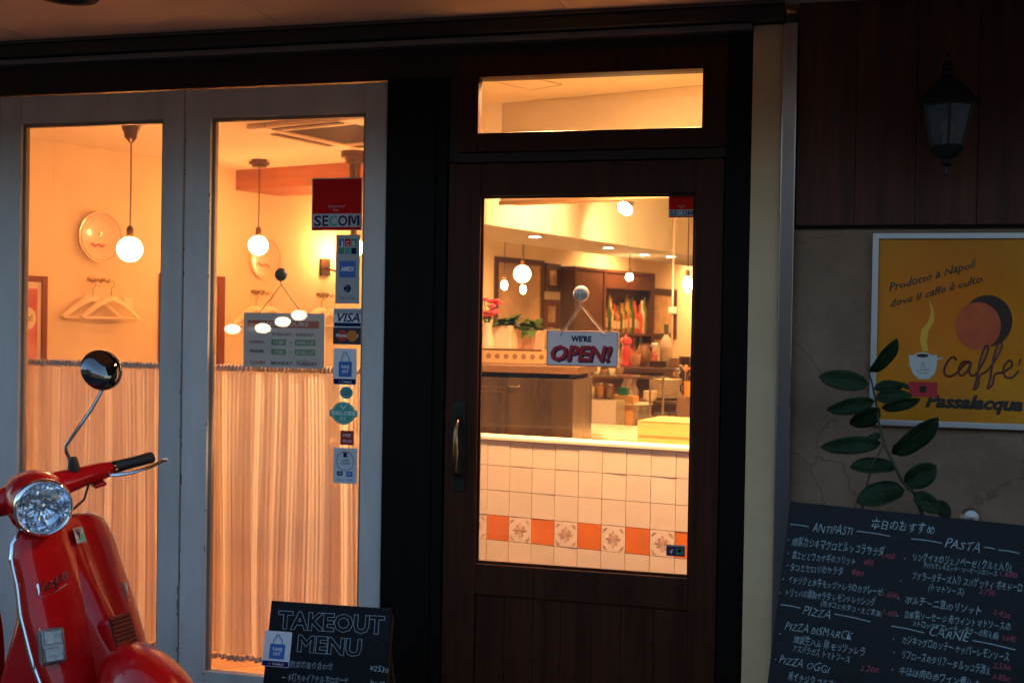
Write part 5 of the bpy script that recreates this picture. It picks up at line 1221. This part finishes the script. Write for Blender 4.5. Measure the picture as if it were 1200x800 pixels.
# glass dish stand
q = seen(741, 490, 6.55)
t = thing('glass_cake_stand', 'wide glass cake cover with a flat pale lid on the kitchen worktop', 'cake stand', (q.x, q.y, ZW))
gm = glass('kitchen_glass', (.86, .86, .82), .14, .05, dirt_haze=.25)
hh = zpix(471, 6.55)-ZW
MB().lathe([(.085, .004), (.098, .03), (.104, hh-.008)], 32).build('bowl', gm, t, smooth=True); MB().lathe([(0, hh+.004), (.10, hh+.002), (.112, hh-.002), (.112, hh-.006), (0, hh-.006)], 32).build('lid', mat('pale_lid', (.78, .70, .52), .3), t, smooth=True)
MB().lathe([(.10, 0), (.10, .004), (0, .005)], 32).build('base', steel, t)
for k in range(6): MB().sphere((.05*math.cos(k), .05*math.sin(k), .03), .022, 8, 6).build('pastry', mat('pastry_brown', (.45, .26, .10), .6), t, smooth=True)
# stacks of plates: every plate a thing
pm_ = mat('stoneware', (.78, .66, .46), .25, coat=.3)
pme = MB().lathe([(0, .002), (.055, .002), (.060, 0), (.066, .004), (.098, .014), (.102, .017), (.101, .019), (.064, .009), (0, .008)], 32).mesh('plate', pm_, True)
def stack(px, d, n_, r_, py0, desc, dz):
    q = seen(px, py0, d); z = q.z
    for k in range(n_):
        o = bpy.data.objects.new('plate', pme); COL.objects.link(o); o.location = (q.x+random.uniform(-.002, .002), q.y, z+k*dz); o.scale = (r_/.102, r_/.102, 1)
        pos = 'topmost' if k == n_-1 else 'bottom' if k == 0 else ('second', 'third', 'fourth', 'fifth', 'sixth', 'seventh', 'eighth')[k-1]+' from bottom'
        tag(o, pos+' plate of the '+desc, 'plate', 'plates in the '+desc)
    return q
qs = stack(781, 6.9, 9, .092, 468, 'tall plate stack near the right of the door glass', .0125)
stack(761.5, 6.7, 4, .040, 470, 'short stack of small dishes', .013)
# shelf carrying the plates
t = thing('raised_shelf', 'dark raised shelf under the plate stacks', 'shelf', (qs.x-.35, qs.y-.02, ZW), KY)
hh = qs.z-ZW-.001; MB().box(0, .55, -.10, .20, hh-.012, hh).build('board', mat('shelf_dark', (.10, .06, .03), .4), t)
for x in (.02, .52): BOX(x, x+.012, -.08, .18, 0, hh-.0125).build('leg', MATS['shelf_dark'], t)
for k in range(3):
    c = item('glass_tumbler', ['left', 'middle', 'right'][k]+' upturned glass tumbler under the raised shelf', 'glass', 771+k*9, 6.75, ZW, 'tumblers under the raised shelf', py=478)
    MB().lathe([(.030, 0), (.030, .003), (.026, .062), (0, .064)], 18).build('cup', gm, c, smooth=True)
# glass pass shelf with jars
q = seen(676, 441, 6.3); qz = q.z
t = thing('glass_shelf', 'glass pass shelf on steel posts right of the dark case', 'shelf', (q.x, q.y, ZW), KY); h = qz-ZW
BOX(-.05, .42, 0, .26, h, h+.010).build('shelf', glass('shelf_glass', (.75, .85, .7), .15, 0, dirt_haze=.2), t)
for x, y in ((-.03, .02), (.40, .02), (-.03, .24), (.40, .24)): MB().cyl((x, y, 0), (x, y, h-.001), .007, n=8).build('post', steel, t)
BOX(-.05, .42, -.004, -.0005, h-.002, h+.012).build('edge', brass, t)
for k, (px, hp, cc, nm) in enumerate(((682, .09, 0, 'green'), (692, .075, 5, 'pale'), (703, .085, 1, 'amber'), (714, .08, 6, 'brown'))):
    c = item('storage_jar', nm+' storage jar on the worktop under the glass shelf', 'jar', px, 6.45, zpix(467, 6.45), 'jars under the glass shelf', py=460)
    MB().lathe([(.022, 0), (.026, .005), (.026, hp*.8), (.019, hp*.9)], 16).build('jar_body', BMt[cc], c, smooth=True); MB().lathe([(.021, hp*.9), (.021, hp), (0, hp+.002)], 16).build('lid', steel, c, smooth=True)
t = thing('jar_riser', 'low dark riser carrying the jars under the glass shelf', 'riser', tuple(seen(672, 467, 6.4)), KY); zr = t.location.z; t.location.z = ZW
BOX(-.05, .25, -.02, .12, 0, zr-ZW-.001).build('block', mat('steel_top', ()), t)
tg = item('teal_box', 'small teal green box beside the plates', 'box', 731, 6.5, zpix(462, 6.5), py=458)
BOX(-.026, .026, -.02, .02, 0, .036).build('carton', mat('teal_carton', (.02, .16, .09), .4), tg, bevel=.002); BOX(-.028, .028, -.022, .022, .0365, .041).build('lid', mat('teal_carton', ()), tg)
t = item('bread_board', 'small pale board under the teal green box', 'board', 731, 6.5, ZW, py=458); BOX(-.06, .07, -.04, .05, 0, zpix(462, 6.5)-ZW-.001).build('board', wood1, t, bevel=.002)

# ledge behind with mill, cups, bottle
DL = 7.3; zl = zpix(429, DL)
q = seen(672, 430, DL); e = seen(815, 430, DL); LW = (e-q).length
t = thing('kitchen_ledge', 'dark raised ledge carrying the pepper mill and bottles', 'ledge', (q.x, q.y, ZW), KY)
MB().box(-.1, LW+.15, 0, .30, zl-ZW-.03, zl-ZW).build('board', mat('ledge_dark', (.07, .04, .02), .4), t, bevel=.002)
MB().box(-.1, LW+.15, .28, .31, 0, zl-ZW-.031).build('back_panel', mat('ledge_brown', (.25, .14, .06), .5, var=.3), t)
for k in range(3):
    for j in range(2):
        xq = (seen(777, 440, DL+.2)-q).dot(kx_)+k*.052
        BOX(xq, xq+.05, .270, .279, zl-ZW-.035-(j+1)*.052, zl-ZW-.037-j*.052).build('tile', wt, t)
bx = item('dark_box', 'dark brown box hanging under the ledge left of the white tiles', 'box', 763.5, DL-.05, zpix(443.5, DL), py=436)
BOX(-.058, .058, -.02, .04, 0, .072).build('carton', mat('box_dark', (.055, .022, .012), .5), bx, bevel=.002); BOX(-.059, .059, -.021, .041, .0725, .078).build('lid', mat('box_dark', ()), bx)
pmill = item('pepper_mill', 'glossy red pepper mill right of the OPEN sign', 'pepper mill', 733.5, DL+.08, zl+.001, py=415)
MB().lathe([(.034, 0), (.036, .01), (.030, .03), (.024, .07), (.030, .10), (.022, .125), (.020, .13)], 20).build('base', mat('mill_red', (.62, .03, .05), .25, coat=1), pmill, smooth=True)
MB().lathe([(.022, .131), (.034, .14), (.038, .158), (.030, .176), (.010, .184), (.009, .19), (0, .198)], 20).build('top', mat('mill_red', ()), pmill, smooth=True)
cupx = item('peach_cup', 'small peach coloured cup beside the red pepper mill', 'cup', 745, DL+.06, zl+.001, py=420)
MB().lathe([(.020, 0), (.026, .01), (.032, .075), (.029, .075), (.022, .01), (0, .006)], 20).build('cup', mat('peach_glaze', (.72, .38, .22), .4), cupx, smooth=True)
urn = item('brown_jug', 'round brown jug behind the peach cup', 'jug', 754, DL+.16, zl+.001, py=420)
MB().lathe([(.03, 0), (.05, .03), (.052, .07), (.035, .11), (.028, .13), (.034, .14)], 20).build('body', mat('jug_brown', (.32, .17, .08), .4), urn, smooth=True); MB().tube([(.034, 0, .13), (.07, 0, .11), (.052, 0, .06)], .007, 8).build('handle', mat('jug_brown', ()), urn, smooth=True)
fg = item('cook_figurine', 'small white and red cook figurine on the ledge', 'figurine', 767, DL+.06, zl+.001, py=415)
MB().lathe([(.024, 0), (.026, .02), (.018, .05), (.022, .075), (.010, .085)], 16).build('body', mat('figurine_red', (.60, .16, .12), .4), fg, smooth=True); MB().sphere((0, 0, .098), .017, 14, 10).build('head', mat('figurine_skin', (.7, .42, .28), .5), fg, smooth=True)
MB().lathe([(.016, .110), (.016, .122), (.024, .135), (.018, .148), (0, .15)], 14).build('hat', paper, fg, smooth=True)
wb = item('wine_bottle', 'tall pale wine bottle with a dark neck on the ledge beside the thin pole', 'bottle', 780.5, DL+.08, zl+.001, py=410)
MB().lathe([(.034, 0), (.036, .008), (.036, .15), (.028, .175), (.014, .195), (.013, .235)], 20).build('glass_body', BMt[5], wb, smooth=True); MB().lathe([(.0145, .20), (.0145, .262), (0, .263)], 16).build('capsule', BMt[3], wb, smooth=True)
MB().lathe([(.0364, .05), (.037, .051), (.037, .12), (.0364, .121)], 20).build('paper_label', labm, wb)
for k, (px, w_, h_, cc, nm) in enumerate(((771, .05, .030, 'box_dark', 'low dark tin'), (791, .03, .05, 'jug_brown', 'small brown canister'), (803, .034, .06, 'box_dark', 'square dark canister'))):
    c = item('canister', nm+' on the ledge '+('in front of the wine bottle' if k == 0 else 'just right of the thin pole' if k == 1 else 'at the right edge of the door glass'), 'canister', px, DL+.02, zl+.001, py=420)
    BOX(-w_, w_, -.02, .02, 0, h_).build('tin', MATS[cc], c, bevel=.003); BOX(-w_-.001, w_+.001, -.021, .021, h_+.0005, h_+.006).build('lid', MATS[cc], c)
yl = item('orange_mug', 'bright orange mug at the right edge of the door glass', 'mug', 808, 6.6, zpix(463, 6.6), py=455)
MB().lathe([(.026, 0), (.030, .006), (.031, .085), (.027, .085), (.026, .01), (0, .008)], 20).build('cup', mat('mug_orange', (.85, .36, .04), .3), yl, smooth=True); MB().tube([(-.03, 0, .07), (-.052, 0, .06), (-.05, 0, .03), (-.028, 0, .02)], .005, 8).build('handle', black_metal, yl, smooth=True)
t = item('mug_block', 'brown block under the orange mug', 'block', 806, 6.6, ZW, py=470); BOX(-.05, .06, -.04, .05, 0, zpix(463, 6.6)-ZW-.001).build('block', mat('ledge_brown', ()), t, bevel=.003)

# unseen ceiling cans added to brighten the kitchen and the entrance, each with its lamp
def can(label, x, y, W_, deg=150, col=(1, .50, .17)):
    t = thing('added_can_light', label, 'downlight', (x, y, CEIL), group='unseen added ceiling cans of the kitchen and entrance')
    MB().lathe([(0, -.002), (.045, -.002)], 20).build('lens', emis('added_can_glow', (1, .55, .22), 20), t); MB().lathe([(.046, 0), (.047, -.005), (.062, -.004), (.064, 0)], 24, caps=False).build('ring', paper, t, smooth=True)
    l = spotlamp('added_can_beam', (x, y, CEIL-.02), (x, y, 0), W_, deg, col=col); l.data.shadow_soft_size = .05
can('added unseen ceiling light above the entrance, left one', -1.05, .34, 98, col=(1, .56, .25))
can('added unseen ceiling light above the entrance, right one', -.45, .30, 98, col=(1, .56, .25))
for i, (x, y, w_) in enumerate(((-1.0, 2.0, 10), (-.4, 2.2, 10), (-1.3, 3.3, 28), (-.5, 3.6, 28), (-2.4, 5.4, 60), (-.4, 5.9, 26), (-1.9, 8.0, 60), (-1.2, 10.2, 70))):
    can('added unseen ceiling light over the kitchen, '+('first', 'second', 'third', 'fourth', 'fifth', 'sixth', 'seventh', 'eighth')[i]+' one counted from the entrance', x, y, w_)

# more kitchen clutter
cl_rnd = random.Random(12)
small = [('cup', 'white espresso cup', 'cup', 'stoneware'), ('cup', 'brown espresso cup', 'cup', 'jug_brown')]
for k, px in enumerate((681, 690, 699, 708, 717, 726)):
    nm = ('white', 'brown')[k % 2]; c = item('bowl', ('first', 'second', 'third', 'fourth', 'fifth', 'sixth')[k]+' small '+nm+' bowl from the left on the glass shelf', 'bowl', px, 6.42, qz+.0105, 'small bowls on the glass shelf', py=440)
    MB().lathe([(.012, 0), (.020, .008), (.024, .026+.006*(k % 3)), (.0215, .026+.006*(k % 3)), (.016, .008), (0, .005)], 18).build('bowl_body', MATS['stoneware' if k % 2 == 0 else 'jug_brown'], c, smooth=True)
t = item('utensil_jar', 'steel jar of wooden spoons and ladles behind the plates', 'utensil jar', 800, 7.0, ZW, py=470)
MB().lathe([(.04, 0), (.042, .14), (.039, .14), (.037, .004), (0, .004)], 20).build('jar_body', steel, t, smooth=True)
for k in range(6):
    a = k*1.05; MB().tube([(.01*math.cos(a), .01*math.sin(a), .01), (.045*math.cos(a), .03*math.sin(a), .24+.02*(k % 3))], .004, 6).sphere((.048*math.cos(a), .032*math.sin(a), .26+.02*(k % 3)), .016, 8, 6, (1, .4, 1.4)).build('spoon', MATS['pale_box_wood'] if k % 2 else steel, t, smooth=True)
t = item('kitchen_cloth', 'crumpled pale cloth hanging over the ledge near the teal green box', 'cloth', 738, DL-.06, zpix(462, DL-.06), py=445)
MB().grid(lambda u, v: Vector(((u-.5)*.085*(1+.3*v)+.006*math.sin(9*v), .012*math.sin(u*17+v*3)-.01*v, .115*(1-v)+.012*math.sin(u*7))), 24, 14).build('cloth', mat('pale_linen', (.72, .56, .42), .9), t, smooth=True, solid=.002)
for k, (px, py, w_, h_, cc) in enumerate(((717, 471, .05, .03, 'jug_brown'), (694, 480, .04, .035, 'stoneware'), (728, 476, .03, .05, 'steel_cabinet'))):
    t = item('food_container', ('brown', 'pale', 'steel')[k]+' low food container on the back worktop', 'container', px, 7.0, ZW, py=475)
    BOX(-w_, w_, -.04, .04, 0, h_).build('tub', MATS[cc], t, bevel=.004); BOX(-w_-.002, w_+.002, -.042, .042, h_+.0005, h_+.006).build('lid', MATS['steel_top'], t, bevel=.002)
mn = framed('small reddish menu card pinned low on the wall beside the bottle shelf', 742, 372, 752, 384, .01, fbrown, mat('card_rose', (.6, .15, .12), .5))
for k, (px, py, L_) in enumerate(((690, 330, .5), (712, 322, .45))):
    pass
